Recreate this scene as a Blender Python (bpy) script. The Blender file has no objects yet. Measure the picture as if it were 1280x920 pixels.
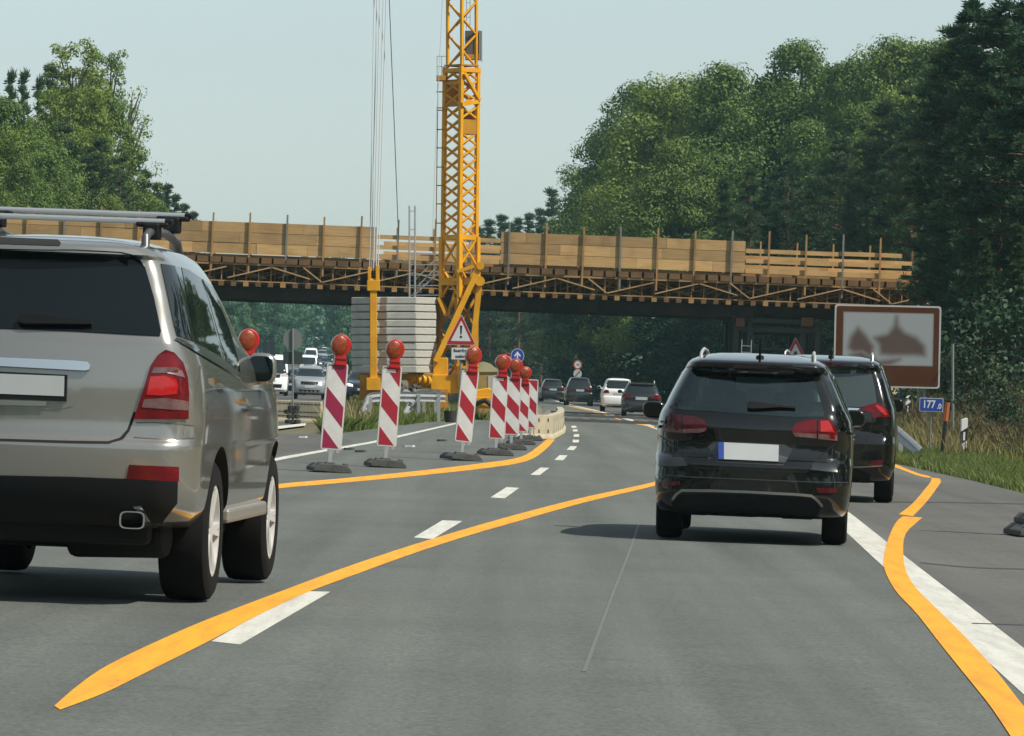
import bpy, bmesh, math, random
import numpy as np
from mathutils import Vector, Matrix, Euler
from mathutils.bvhtree import BVHTree

R = math.radians
scene = bpy.context.scene
C = scene.collection
rnd = random.Random(7)

# ------------------------------------------------------------------ camera, sky, sun, exposure
F = 5900.0            # focal length in photo pixels (photo is 1280 wide)
H = 1.40              # eye height
HY = 477.0            # horizon row in the photo
S = 0.038             # crossfall of the carriageway (falls to the right)
FH = F * H

cam_d = bpy.data.cameras.new("camera")
cam = bpy.data.objects.new("camera", cam_d)
C.objects.link(cam)
cam.location = (0, 0, H)
cam.rotation_euler = (R(90), 0, 0)
cam_d.sensor_width = 36
cam_d.lens = F / 1280 * 36
cam_d.shift_y = (HY - 460) / 1280
cam_d.clip_start = 0.5
cam_d.clip_end = 20000
scene.camera = cam

SUN_EL, SUN_AZ = R(50), R(118)      # azimuth measured clockwise from +Y (the driving direction)
world = bpy.data.worlds.new("World")
scene.world = world
world.use_nodes = True
wt = world.node_tree
for n in list(wt.nodes):
    wt.nodes.remove(n)
sky = wt.nodes.new("ShaderNodeTexSky")
sky.sky_type = 'NISHITA'
sky.sun_disc = False
sky.sun_elevation = SUN_EL
sky.sun_rotation = SUN_AZ
sky.altitude = 100
sky.air_density = 1.0
sky.dust_density = 0.9
sky.ozone_density = 1.5
hsv = wt.nodes.new("ShaderNodeHueSaturation")
hsv.inputs['Saturation'].default_value = 0.36
tint = wt.nodes.new("ShaderNodeMixRGB")
tint.blend_type = 'MULTIPLY'
tint.inputs[0].default_value = 1.0
tint.inputs[2].default_value = (0.90, 1.0, 1.0, 1)
bg = wt.nodes.new("ShaderNodeBackground")
bg.inputs[1].default_value = 0.102
wo = wt.nodes.new("ShaderNodeOutputWorld")
wt.links.new(sky.outputs[0], hsv.inputs['Color'])
wt.links.new(hsv.outputs[0], tint.inputs[1])
wt.links.new(tint.outputs[0], bg.inputs[0])
wt.links.new(bg.outputs[0], wo.inputs[0])

sun_d = bpy.data.lights.new("sun", 'SUN')
sun_d.energy = 4.4
sun_d.angle = R(0.5)
sun_d.color = (1.0, 0.93, 0.82)
sun = bpy.data.objects.new("sun", sun_d)
C.objects.link(sun)
sdir = Vector((math.sin(SUN_AZ) * math.cos(SUN_EL), math.cos(SUN_AZ) * math.cos(SUN_EL), math.sin(SUN_EL)))
sun.rotation_euler = sdir.to_track_quat('Z', 'Y').to_euler()
sun.location = (60, 0, 80)

scene.view_settings.view_transform = 'Standard'
scene.view_settings.look = 'None'
scene.view_settings.exposure = 0.34
scene.view_settings.gamma = 1.0
scene.view_settings.use_curve_mapping = False
scene.render.engine = 'CYCLES'
scene.cycles.max_bounces = 8
scene.cycles.transparent_max_bounces = 12
scene.cycles.volume_bounces = 0
scene.cycles.caustics_reflective = False
scene.cycles.caustics_refractive = False

# ------------------------------------------------------------------ helpers
def lerp(a, b, t):
    return a + (b - a) * t

def interp(x, xs, ys):
    return float(np.interp(x, xs, ys))

def bank(X, Y):
    """the verge and wood floor on the right rise a little behind the grass"""
    if X <= 9.2:
        return 0.0
    t = min(1.0, (X - 9.2) / 9.0)
    return 1.7 * t * t * (3 - 2 * t)

def gz(X, Y):
    c = max(-30.0, min(30.0, X))
    rise = 1.89e-4 * max(0.0, Y - 300.0) ** 1.6
    return -S * c + rise + bank(X, Y)

def G(x, y, dz=0.0):
    """photo pixel on the road -> point on the road"""
    D = FH / (y - HY - S * (x - 640))
    X = (x - 640) / F * D
    return Vector((X, D, -S * X + dz))

def P(x, y, D):
    """photo pixel at distance D -> point in space"""
    return Vector(((x - 640) / F * D, D, H + (HY - y) / F * D))

def px(p):
    return (640 + p[0] / p[1] * F, HY - (p[2] - H) / p[1] * F)

def pchip(xs, ys, q):
    xs = np.asarray(xs, float); ys = np.asarray(ys, float); q = np.asarray(q, float)
    h = np.diff(xs); d = np.diff(ys) / h
    m = np.zeros(len(xs)); m[0] = d[0]; m[-1] = d[-1]
    for i in range(1, len(xs) - 1):
        if d[i - 1] * d[i] > 0:
            w1 = 2 * h[i] + h[i - 1]; w2 = h[i] + 2 * h[i - 1]
            m[i] = (w1 + w2) / (w1 / d[i - 1] + w2 / d[i])
    k = np.clip(np.searchsorted(xs, q) - 1, 0, len(h) - 1)
    t = (q - xs[k]) / h[k]
    return ((2 * t**3 - 3 * t**2 + 1) * ys[k] + (t**3 - 2 * t**2 + t) * h[k] * m[k]
            + (-2 * t**3 + 3 * t**2) * ys[k + 1] + (t**3 - t**2) * h[k] * m[k + 1])

# ------------------------------------------------------------------ materials
MATS = {}
def mat(name, col, rough=0.6, metal=0.0, coat=0.0, spec=0.5, nscale=0.0, namt=0.0, bump=0.0, bscale=40.0,
        col2=None, emit=None, alpha=None, trans=0.0):
    if name in MATS:
        return MATS[name]
    m = bpy.data.materials.new(name); m.use_nodes = True
    nt = m.node_tree; b = nt.nodes['Principled BSDF']
    b.inputs['Base Color'].default_value = (*col, 1)
    b.inputs['Roughness'].default_value = rough
    b.inputs['Metallic'].default_value = metal
    b.inputs['Coat Weight'].default_value = coat
    b.inputs['Coat Roughness'].default_value = 0.04
    b.inputs['Specular IOR Level'].default_value = spec
    if emit:
        b.inputs['Emission Color'].default_value = (*emit[:3], 1)
        b.inputs['Emission Strength'].default_value = emit[3]
    tc = nt.nodes.new('ShaderNodeTexCoord')
    if nscale:
        n = nt.nodes.new('ShaderNodeTexNoise'); n.inputs['Scale'].default_value = nscale
        n.inputs['Detail'].default_value = 6; n.inputs['Roughness'].default_value = 0.6
        nt.links.new(tc.outputs['Object'], n.inputs['Vector'])
        r = nt.nodes.new('ShaderNodeMapRange')
        r.inputs[1].default_value = 0.3; r.inputs[2].default_value = 0.7
        nt.links.new(n.outputs['Fac'], r.inputs[0])
        mx = nt.nodes.new('ShaderNodeMixRGB')
        c2 = col2 if col2 else tuple(c * (1 - namt) for c in col)
        mx.inputs[1].default_value = (*col, 1); mx.inputs[2].default_value = (*c2, 1)
        nt.links.new(r.outputs[0], mx.inputs[0])
        nt.links.new(mx.outputs[0], b.inputs['Base Color'])
    if bump:
        n2 = nt.nodes.new('ShaderNodeTexNoise'); n2.inputs['Scale'].default_value = bscale
        n2.inputs['Detail'].default_value = 4
        nt.links.new(tc.outputs['Object'], n2.inputs['Vector'])
        bp = nt.nodes.new('ShaderNodeBump'); bp.inputs['Strength'].default_value = bump
        bp.inputs['Distance'].default_value = 0.02
        nt.links.new(n2.outputs['Fac'], bp.inputs['Height'])
        nt.links.new(bp.outputs[0], b.inputs['Normal'])
    MATS[name] = m
    return m

def leaf_mat(name, c1, c2, transl=0.35, rough=0.55):
    m = bpy.data.materials.new(name); m.use_nodes = True
    nt = m.node_tree; b = nt.nodes['Principled BSDF']
    out = nt.nodes['Material Output']
    g = nt.nodes.new('ShaderNodeNewGeometry')
    oi = nt.nodes.new('ShaderNodeObjectInfo')
    tc = nt.nodes.new('ShaderNodeTexCoord')
    ns = nt.nodes.new('ShaderNodeTexNoise'); ns.inputs['Scale'].default_value = 0.45; ns.inputs['Detail'].default_value = 3
    nt.links.new(tc.outputs['Object'], ns.inputs['Vector'])
    a = nt.nodes.new('ShaderNodeMath'); a.operation = 'ADD'
    nt.links.new(g.outputs['Random Per Island'], a.inputs[0]); nt.links.new(oi.outputs['Random'], a.inputs[1])
    a2 = nt.nodes.new('ShaderNodeMath'); a2.operation = 'ADD'
    nt.links.new(a.outputs[0], a2.inputs[0]); nt.links.new(ns.outputs['Fac'], a2.inputs[1])
    a3 = nt.nodes.new('ShaderNodeMapRange'); a3.inputs[1].default_value = 0.5; a3.inputs[2].default_value = 2.3
    nt.links.new(a2.outputs[0], a3.inputs[0])
    mx = nt.nodes.new('ShaderNodeMixRGB'); mx.inputs[1].default_value = (*c1, 1); mx.inputs[2].default_value = (*c2, 1)
    nt.links.new(a3.outputs[0], mx.inputs[0])
    nt.links.new(mx.outputs[0], b.inputs['Base Color'])
    b.inputs['Roughness'].default_value = rough
    b.inputs['Specular IOR Level'].default_value = 0.3
    t = nt.nodes.new('ShaderNodeBsdfTranslucent')
    nt.links.new(mx.outputs[0], t.inputs['Color'])
    ms = nt.nodes.new('ShaderNodeMixShader'); ms.inputs[0].default_value = transl
    nt.links.new(b.outputs[0], ms.inputs[1]); nt.links.new(t.outputs[0], ms.inputs[2])
    nt.links.new(ms.outputs[0], out.inputs['Surface'])
    return m

def board_mat(name, col, dark, rough=.78):
    """sawn boards: every board has a tone of its own, with grain along it and stains"""
    m = bpy.data.materials.new(name); m.use_nodes = True
    nt = m.node_tree; b = nt.nodes['Principled BSDF']; L = nt.links.new
    g = nt.nodes.new('ShaderNodeNewGeometry'); tc = nt.nodes.new('ShaderNodeTexCoord')
    mp = nt.nodes.new('ShaderNodeMapping'); mp.inputs['Scale'].default_value = (.5, 4, 9); L(tc.outputs['Object'], mp.inputs['Vector'])
    n1 = nt.nodes.new('ShaderNodeTexNoise'); n1.inputs['Scale'].default_value = 2.2; n1.inputs['Detail'].default_value = 5; L(mp.outputs[0], n1.inputs['Vector'])
    n2 = nt.nodes.new('ShaderNodeTexNoise'); n2.inputs['Scale'].default_value = .9; n2.inputs['Detail'].default_value = 6; L(tc.outputs['Object'], n2.inputs['Vector'])
    def mr(s, a, c, lo, hi):
        r = nt.nodes.new('ShaderNodeMapRange'); r.inputs[1].default_value = a; r.inputs[2].default_value = c; r.inputs[3].default_value = lo; r.inputs[4].default_value = hi; L(s, r.inputs[0]); return r.outputs[0]
    def mul(a, c):
        x = nt.nodes.new('ShaderNodeMath'); x.operation = 'MULTIPLY'; L(a, x.inputs[0]); L(c, x.inputs[1]); return x.outputs[0]
    f = mul(mr(g.outputs['Random Per Island'], 0, 1, .72, 1.12), mr(n1.outputs['Fac'], .3, .7, .84, 1.1))
    mx = nt.nodes.new('ShaderNodeMixRGB'); mx.inputs[1].default_value = (*col, 1); mx.inputs[2].default_value = (*dark, 1)
    L(mr(n2.outputs['Fac'], .48, .72, 0, .8), mx.inputs[0])
    vm = nt.nodes.new('ShaderNodeVectorMath'); vm.operation = 'SCALE'; L(mx.outputs[0], vm.inputs[0]); L(f, vm.inputs['Scale']); L(vm.outputs[0], b.inputs['Base Color'])
    b.inputs['Roughness'].default_value = rough; b.inputs['Specular IOR Level'].default_value = .25
    MATS[name] = m
    return m

def glass_mat(name, tintc, fac=1.0):
    """thin tinted pane: tinted see-through with a mirror-like clear reflection"""
    m = bpy.data.materials.new(name); m.use_nodes = True
    nt = m.node_tree; out = nt.nodes['Material Output']; nt.nodes.remove(nt.nodes['Principled BSDF'])
    tr = nt.nodes.new('ShaderNodeBsdfTransparent'); tr.inputs[0].default_value = (*tintc, 1)
    gl = nt.nodes.new('ShaderNodeBsdfGlossy'); gl.inputs['Roughness'].default_value = 0.03; gl.inputs['Color'].default_value = (.82, 1, .97, 1)
    fr = nt.nodes.new('ShaderNodeFresnel'); fr.inputs[0].default_value = 2.0
    ms = nt.nodes.new('ShaderNodeMixShader')
    nt.links.new(fr.outputs[0], ms.inputs[0]); nt.links.new(tr.outputs[0], ms.inputs[1]); nt.links.new(gl.outputs[0], ms.inputs[2])
    nt.links.new(ms.outputs[0], out.inputs['Surface'])
    return m

# ------------------------------------------------------------------ mesh builder
class MB:
    def __init__(self):
        self.v = []; self.f = []; self.m = []
    def add(self, vs, fs, mi=0):
        o = len(self.v)
        self.v += [tuple(p) for p in vs]
        self.f += [tuple(i + o for i in f) for f in fs]
        self.m += [mi] * len(fs)
        return self
    def box(self, c, s, M=None, mi=0):
        c = Vector(c); hx, hy, hz = s[0] / 2, s[1] / 2, s[2] / 2
        vs = []
        for dx, dy, dz in ((-1,-1,-1),(1,-1,-1),(1,1,-1),(-1,1,-1),(-1,-1,1),(1,-1,1),(1,1,1),(-1,1,1)):
            p = Vector((dx * hx, dy * hy, dz * hz))
            if M: p = M @ p
            vs.append(c + p)
        return self.add(vs, [(0,3,2,1),(4,5,6,7),(0,1,5,4),(1,2,6,5),(2,3,7,6),(3,0,4,7)], mi)
    def bar(self, a, b, w, h, up=(0,0,1), mi=0):
        a = Vector(a); b = Vector(b); d = (b - a); L = d.length
        d.normalize(); u = Vector(up)
        x = d.cross(u)
        if x.length < 1e-4: x = d.cross(Vector((0,1,0)))
        x.normalize(); z = x.cross(d)
        M = Matrix((x, d, z)).transposed()
        return self.box((a + b) / 2, (w, L, h), M, mi)
    def tube(self, a, b, r0, r1=None, n=8, mi=0, caps=True):
        a = Vector(a); b = Vector(b); r1 = r0 if r1 is None else r1
        d = (b - a).normalized(); x = d.orthogonal().normalized(); y = d.cross(x)
        vs = []
        for p, r in ((a, r0), (b, r1)):
            for i in range(n):
                t = 2 * math.pi * i / n
                vs.append(p + x * (r * math.cos(t)) + y * (r * math.sin(t)))
        fs = [(i, (i + 1) % n, n + (i + 1) % n, n + i) for i in range(n)]
        if caps:
            fs += [tuple(range(n - 1, -1, -1)), tuple(range(n, 2 * n))]
        return self.add(vs, fs, mi)
    def path(self, pts, rs, n=8, mi=0):
        pts = [Vector(p) for p in pts]
        if not hasattr(rs, '__len__'): rs = [rs] * len(pts)
        vs = []; fs = []
        for k, p in enumerate(pts):
            d = (pts[min(k + 1, len(pts) - 1)] - pts[max(k - 1, 0)]).normalized()
            x = d.cross(Vector((0.3, 0.1, 1))).normalized() if abs(d.z) < .95 else d.cross(Vector((0, 1, 0))).normalized()
            y = d.cross(x)
            for i in range(n):
                t = 2 * math.pi * i / n
                vs.append(p + x * (rs[k] * math.cos(t)) + y * (rs[k] * math.sin(t)))
        for k in range(len(pts) - 1):
            for i in range(n):
                fs.append((k * n + i, k * n + (i + 1) % n, (k + 1) * n + (i + 1) % n, (k + 1) * n + i))
        fs += [tuple(range(n - 1, -1, -1)), tuple(range((len(pts) - 1) * n, len(pts) * n))]
        return self.add(vs, fs, mi)
    def lathe(self, prof, c, axis, n=32, mi=0, closed=True):
        """prof: (radius, along axis)"""
        c = Vector(c); a = Vector(axis).normalized(); x = a.orthogonal().normalized(); y = a.cross(x)
        vs = []; k = len(prof)
        for i in range(n):
            t = 2 * math.pi * i / n; e = x * math.cos(t) + y * math.sin(t)
            for r, z in prof: vs.append(c + e * r + a * z)
        fs = []
        for i in range(n):
            j = (i + 1) % n
            for q in range(k if closed else k - 1):
                q2 = (q + 1) % k
                fs.append((i * k + q, i * k + q2, j * k + q2, j * k + q))
        return self.add(vs, fs, mi)
    def prism(self, poly, M, d, mi=0):
        """poly: 2D points in the plane of M (x,y), extruded along M's z by d"""
        n = len(poly)
        vs = [M @ Vector((p[0], p[1], 0)) for p in poly] + [M @ Vector((p[0], p[1], d)) for p in poly]
        fs = [tuple(range(n - 1, -1, -1)), tuple(range(n, 2 * n))] + [(i, (i + 1) % n, n + (i + 1) % n, n + i) for i in range(n)]
        return self.add(vs, fs, mi)
    def build(self, name, m, parent=None, smooth=False, bevel=0.0, angle=40):
        me = bpy.data.meshes.new(name)
        me.from_pydata(self.v, [], self.f)
        ms = m if isinstance(m, (list, tuple)) else [m]
        for q in ms: me.materials.append(q)
        if len(ms) > 1: me.polygons.foreach_set('material_index', self.m)
        bm = bmesh.new(); bm.from_mesh(me); bmesh.ops.recalc_face_normals(bm, faces=bm.faces); bm.to_mesh(me); bm.free()
        if smooth:
            me.polygons.foreach_set('use_smooth', [True] * len(me.polygons))
            me.set_sharp_from_angle(angle=R(angle))
        me.update()
        o = bpy.data.objects.new(name, me); C.objects.link(o)
        if parent is not None: o.parent = parent
        if bevel:
            b = o.modifiers.new('bevel', 'BEVEL'); b.width = bevel; b.segments = 2; b.limit_method = 'ANGLE'; b.angle_limit = R(35)
        return o

def tag(o, label=None, cat=None, group=None, kind=None):
    if label: o['label'] = label
    if cat: o['category'] = cat
    if group: o['group'] = group
    if kind: o['kind'] = kind
    return o

def empty(name, loc, label, cat, group=None, rot=(0, 0, 0)):
    o = bpy.data.objects.new(name, None); C.objects.link(o)
    o.location = loc; o.rotation_euler = rot; o.empty_display_size = 0.2
    return tag(o, label, cat, group)

def kids(o):
    return [c for c in bpy.data.objects if c.parent == o]

def copy_tree(o, kidmap=None):
    c = o.copy(); C.objects.link(c)
    for ch in kids(o):
        d = copy_tree(ch); d.parent = c
    return c

def plane_mesh(name, pts, m, kind=None, label=None, cat=None, parent=None):
    me = bpy.data.meshes.new(name); me.from_pydata([tuple(p) for p in pts], [], [tuple(range(len(pts)))])
    me.materials.append(m); o = bpy.data.objects.new(name, me); C.objects.link(o)
    if parent: o.parent = parent
    return tag(o, label, cat, None, kind)

def text_part(name, body, size, loc, rot, m, parent, ext=0.002, align='CENTER', sx=1.0, bold=0.0):
    cu = bpy.data.curves.new(name, 'FONT'); cu.body = body; cu.size = size; cu.align_x = align; cu.align_y = 'CENTER'
    cu.extrude = ext; cu.offset = bold; cu.space_character = 1.0
    o = bpy.data.objects.new(name, cu); C.objects.link(o)
    dg = bpy.context.evaluated_depsgraph_get()
    me = bpy.data.meshes.new_from_object(o.evaluated_get(dg)); bpy.data.objects.remove(o)
    me.materials.clear(); me.materials.append(m)
    o = bpy.data.objects.new(name, me); C.objects.link(o)
    o.location = loc; o.rotation_euler = rot; o.scale = (sx, 1, 1); o.parent = parent
    return o
# ------------------------------------------------------------------ ground, roads, markings
def lane_x(D):      # nearest lane of the oncoming carriageway
    return interp(D, [80, 200, 265, 350, 450, 600, 740, 1000, 1400], [-7.6, -9.2, -11.2, -14.2, -18.3, -24.2, -30.0, -41.0, -58.0])
def edge_line_x(D): # white line on the right of our carriageway
    return interp(D, [10, 18, 26.8, 40, 56, 80, 120, 181, 252, 326, 400, 520], [2.3, 2.57, 2.90, 3.39, 4.0, 4.55, 5.0, 5.12, 4.74, 3.87, 2.4, -1.5])
def pave_right(D):
    return edge_line_x(D) + interp(D, [10, 60, 100, 200, 500], [3.3, 3.5, 3.2, 3.5, 3.6])
def pave_left(D):
    return interp(D, [10, 104, 110, 150, 163, 185, 300, 340, 400, 520], [-14, -13.5, -4.3, -2.75, -1.8, 1.2, 1.3, .9, -.8, -5])

def asphalt(name, c1, c2, track=True):
    m = bpy.data.materials.new(name); m.use_nodes = True
    nt = m.node_tree; b = nt.nodes['Principled BSDF']; L = nt.links.new
    tc = nt.nodes.new('ShaderNodeTexCoord')
    def noise(scale, det, vec=None, rough=.6):
        n = nt.nodes.new('ShaderNodeTexNoise'); n.inputs['Scale'].default_value = scale; n.inputs['Detail'].default_value = det
        n.inputs['Roughness'].default_value = rough
        L(vec if vec else tc.outputs['Object'], n.inputs['Vector']); return n.outputs['Fac']
    mp = nt.nodes.new('ShaderNodeMapping'); mp.inputs['Scale'].default_value = (1.5, 0.03, 1); mp.inputs['Rotation'].default_value = (0, 0, .038); L(tc.outputs['Object'], mp.inputs['Vector'])
    fine = noise(38, 3); mid = noise(.35, 6); streak = noise(1.0, 4, mp.outputs[0])
    def mrange(src, lo, hi):
        r = nt.nodes.new('ShaderNodeMapRange'); r.inputs[1].default_value = .3; r.inputs[2].default_value = .7
        r.inputs[3].default_value = lo; r.inputs[4].default_value = hi; L(src, r.inputs[0]); return r.outputs[0]
    def mul(a, c):
        x = nt.nodes.new('ShaderNodeMath'); x.operation = 'MULTIPLY'; L(a, x.inputs[0]); L(c, x.inputs[1]); return x.outputs[0]
    mx = nt.nodes.new('ShaderNodeMixRGB'); mx.inputs[1].default_value = (*c1, 1); mx.inputs[2].default_value = (*c2, 1)
    L(mrange(mid, 0, 1), mx.inputs[0])
    f = mul(mul(mrange(fine, .66, 1.34), mrange(streak, .78, 1.16)), mrange(noise(9, 3), .93, 1.07))
    st = mrange(noise(.9, 7, None, .72), 1.0, 1.0); nt.nodes[-1].inputs[1].default_value = .60; nt.nodes[-1].inputs[2].default_value = .74; nt.nodes[-1].inputs[4].default_value = .74
    f = mul(f, st)
    vm = nt.nodes.new('ShaderNodeVectorMath'); vm.operation = 'SCALE'
    L(mx.outputs[0], vm.inputs[0]); L(f, vm.inputs['Scale'])
    L(vm.outputs[0], b.inputs['Base Color'])
    b.inputs['Roughness'].default_value = 0.82; b.inputs['Specular IOR Level'].default_value = 0.35
    bp = nt.nodes.new('ShaderNodeBump'); bp.inputs['Strength'].default_value = .25; bp.inputs['Distance'].default_value = .01
    L(fine, bp.inputs['Height']); L(bp.outputs[0], b.inputs['Normal'])
    return m
m_road = asphalt('asphalt', (.109, .120, .110), (.090, .099, .091))
m_road_old = asphalt('old asphalt', (.098, .096, .088), (.078, .078, .072))
m_earth = mat('verge earth', (.085, .085, .035), .95, nscale=.7, col2=(.13, .105, .06))
def paint_mat(name, col, dirt, worn):
    """road paint: tyre dirt along the road, and specks worn through to the stones"""
    m = bpy.data.materials.new(name); m.use_nodes = True
    nt = m.node_tree; b = nt.nodes['Principled BSDF']; L = nt.links.new
    tc = nt.nodes.new('ShaderNodeTexCoord')
    def noise(scale, det, vec=None):
        n = nt.nodes.new('ShaderNodeTexNoise'); n.inputs['Scale'].default_value = scale; n.inputs['Detail'].default_value = det; n.inputs['Roughness'].default_value = .65
        L(vec if vec else tc.outputs['Object'], n.inputs['Vector']); return n.outputs['Fac']
    def mr(s, a, c, lo, hi):
        r = nt.nodes.new('ShaderNodeMapRange'); r.inputs[1].default_value = a; r.inputs[2].default_value = c; r.inputs[3].default_value = lo; r.inputs[4].default_value = hi; L(s, r.inputs[0]); return r.outputs[0]
    mp = nt.nodes.new('ShaderNodeMapping'); mp.inputs['Scale'].default_value = (6, .5, 1); mp.inputs['Rotation'].default_value = (0, 0, .05); L(tc.outputs['Object'], mp.inputs['Vector'])
    m1 = nt.nodes.new('ShaderNodeMixRGB'); m1.inputs[1].default_value = (*col, 1); m1.inputs[2].default_value = (*dirt, 1); L(mr(noise(1.4, 5, mp.outputs[0]), .42, .72, 0, .85), m1.inputs[0])
    m2 = nt.nodes.new('ShaderNodeMixRGB'); m2.inputs[2].default_value = (*worn, 1); L(m1.outputs[0], m2.inputs[1]); L(mr(noise(26, 4), .60, .70, 0, .75), m2.inputs[0])
    L(m2.outputs[0], b.inputs['Base Color']); b.inputs['Roughness'].default_value = .7; b.inputs['Specular IOR Level'].default_value = .3
    bp = nt.nodes.new('ShaderNodeBump'); bp.inputs['Strength'].default_value = .2; bp.inputs['Distance'].default_value = .01; L(noise(40, 3), bp.inputs['Height']); L(bp.outputs[0], b.inputs['Normal'])
    return m
m_white = paint_mat('white road paint', (.56, .56, .51), (.38, .38, .34), (.16, .16, .15))
m_yellow = paint_mat('yellow marking tape', (.76, .345, .022), (.52, .235, .03), (.20, .14, .06))

def strip(name, fl, fr, ys, dz, m, n=6, ground=True, label=None, kind='structure'):
    vs = []; fs = []
    for y in ys:
        a, b = fl(y), fr(y)
        for k in range(n + 1):
            x = lerp(a, b, k / n)
            vs.append((x, y, gz(x, y) - bank(x, y) + dz))
    for i in range(len(ys) - 1):
        for k in range(n):
            a = i * (n + 1) + k
            fs.append((a, a + 1, a + n + 2, a + n + 1))
    me = bpy.data.meshes.new(name); me.from_pydata(vs, [], fs); me.materials.append(m)
    me.polygons.foreach_set('use_smooth', [True] * len(me.polygons))
    o = bpy.data.objects.new(name, me); C.objects.link(o)
    return tag(o, label, None, None, kind)

def build_ground():
    xs = [-2500, -1200, -500, -250, -120, -60, -40] + list(np.arange(-30, 9.01, 1.5)) + [9.2 + .6 * i for i in range(17)] + [22, 26, 30, 40, 60, 120, 250, 500, 1200, 2500]
    ys = [-400, -100, -20] + list(range(0, 300, 5)) + list(range(300, 1400, 20)) + [1500, 1800, 2300, 3000, 4000, 6000]
    vs = [(x, y, gz(x, min(y, 1500)) - .05) for y in ys for x in xs]
    n = len(xs); fs = [(j * n + i, j * n + i + 1, (j + 1) * n + i + 1, (j + 1) * n + i) for j in range(len(ys) - 1) for i in range(n - 1)]
    me = bpy.data.meshes.new('ground'); me.from_pydata(vs, [], fs); me.materials.append(m_earth)
    me.polygons.foreach_set('use_smooth', [True] * len(me.polygons))
    o = bpy.data.objects.new('ground', me); C.objects.link(o); tag(o, None, None, None, 'structure')
build_ground()
ysn = list(np.arange(-10, 300, 2.5)) + list(range(300, 521, 10))
strip('road', pave_left, pave_right, ysn, 0.0, m_road, n=12)
strip('oncoming_road', lambda d: lane_x(d) - 7.5, lambda d: lane_x(d) + 2.2, list(range(100, 300, 5)) + list(range(300, 1400, 20)), 0.0, m_road_old)
strip('hard_shoulder', lambda d: edge_line_x(d) + .0, lambda d: pave_right(d) - .05, ysn, .0012, asphalt('shoulder asphalt', (.112, .112, .103), (.092, .092, .085)))
strip('median_crossing', lambda d: -13, lambda d: interp(d, [40, 78, 101, 109], [-5.6, -4.05, -3.3, -4.5]), list(np.arange(40, 109, 2.3)), .0012, m_road_old)

Z0 = .002
def marking(name, polys, m, label=None, dz=Z0 + .001, parent=None):
    """polys: list of polygons given in photo pixels on the road, joined into one painted line"""
    vs = []; fs = []
    for p in polys:
        o = len(vs); vs += [G(x, y, dz) for x, y in p]; fs.append(tuple(range(o, o + len(p))))
    me = bpy.data.meshes.new(name); me.from_pydata(vs, [], fs); me.materials.append(m)
    bm = bmesh.new(); bm.from_mesh(me); bmesh.ops.recalc_face_normals(bm, faces=bm.faces)
    for f in bm.faces:
        if f.normal.z < 0: f.normal_flip()
    bm.to_mesh(me); bm.free()
    ob = bpy.data.objects.new(name, me); C.objects.link(ob)
    return tag(ob, label, None, None, 'structure')

def smooth_line(pts, n=8):
    out = []
    q = [Vector(p) for p in pts]
    for i in range(len(q) - 1):
        p0 = q[max(i - 1, 0)]; p1 = q[i]; p2 = q[i + 1]; p3 = q[min(i + 2, len(q) - 1)]
        for k in range(n):
            t = k / n
            out.append(.5 * ((2 * p1) + (p2 - p0) * t + (2 * p0 - 5 * p1 + 4 * p2 - p3) * t * t + (3 * p1 - p0 - 3 * p2 + p3) * t ** 3))
    out.append(q[-1])
    return out
def resample(pts, n):
    q = smooth_line(pts); L = [0]
    for a, b in zip(q, q[1:]): L.append(L[-1] + (b - a).length)
    return [(interp(L[-1] * i / n, L, [p[0] for p in q]), interp(L[-1] * i / n, L, [p[1] for p in q])) for i in range(n + 1)]
def band(a, b, n=60):
    A, B = resample(a, n), resample(b, n)
    return [[A[i], A[i + 1], B[i + 1], B[i]] for i in range(n)]

marking('yellow_lane_line', band(
    [(68,883),(98,857),(135,832),(200,800.5),(265,772.5),(350,740),(425,712),(500,686.5),(570,665),(640,645),(725,623),(812,604),(880,586)],
    [(75,888),(130,867),(180,842.5),(260,802.5),(320,771),(380,742.5),(440,720),(510,694.5),(575,673),(645,652.5),(728,629),(814,608.5),(882,590)]), m_yellow)
marking('yellow_beacon_line', band(
    [(250,617),(350,605),(430,598),(520,589),(600,579.5),(650,571.5),(674,557),(691,542),(696,531)],
    [(250,623),(350,610.5),(430,603.5),(520,595),(610,585),(658,576.5),(682,562),(699,542),(701,533)]), m_yellow)
ZC = 2.554
zc = lambda L: [(1040 + x / ZC, 560 + y / ZC) for x, y in L]
marking('yellow_shoulder_line', band(zc([(150,40),(195,50),(270,80),(318,97),(290,140),(255,180),(213,213)]), zc([(150,50),(200,62),(285,92),(347,100),(335,128),(300,175),(258,219)]), 30)
        + band(zc([(226,219),(203,240),(180,290),(167,340),(168,390),(205,460),(270,530),(340,620),(420,720),(500,820),(565,915),(610,985)]),
               zc([(289,223),(262,246),(235,275),(227,320),(235,390),(270,450),(340,520),(430,610),(520,710),(600,812),(660,880),(730,955)]), 50), m_yellow, dz=Z0 + .0028)
Z6 = 5.333
z6 = lambda L: [(620 + x / Z6, 460 + y / Z6) for x, y in L]
marking('yellow_far_line', band(z6([(300,215),(420,238),(520,258),(700,300),(840,346),(950,371),(1060,389),(1200,410)]),
                                z6([(300,218),(420,241.5),(520,262.5),(700,305.5),(840,351.5),(950,377.5),(1060,395.5),(1200,416)]), 30), m_yellow)
strip('white_edge_line', lambda d: edge_line_x(d) - .30, edge_line_x, list(np.arange(15, 100, 1.5)) + list(range(100, 480, 6)), Z0 + .0006, m_white, n=1)
strip('white_median_line', lambda d: interp(d, [60, 78, 101, 151, 175], [-4.35, -3.86, -3.02, -1.86, -1.4]), lambda d: interp(d, [60, 78, 101, 151, 175], [-4.14, -3.66, -2.84, -1.7, -1.25]),
      list(range(60, 176, 4)), Z0 + .0006, m_white, n=1)
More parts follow.
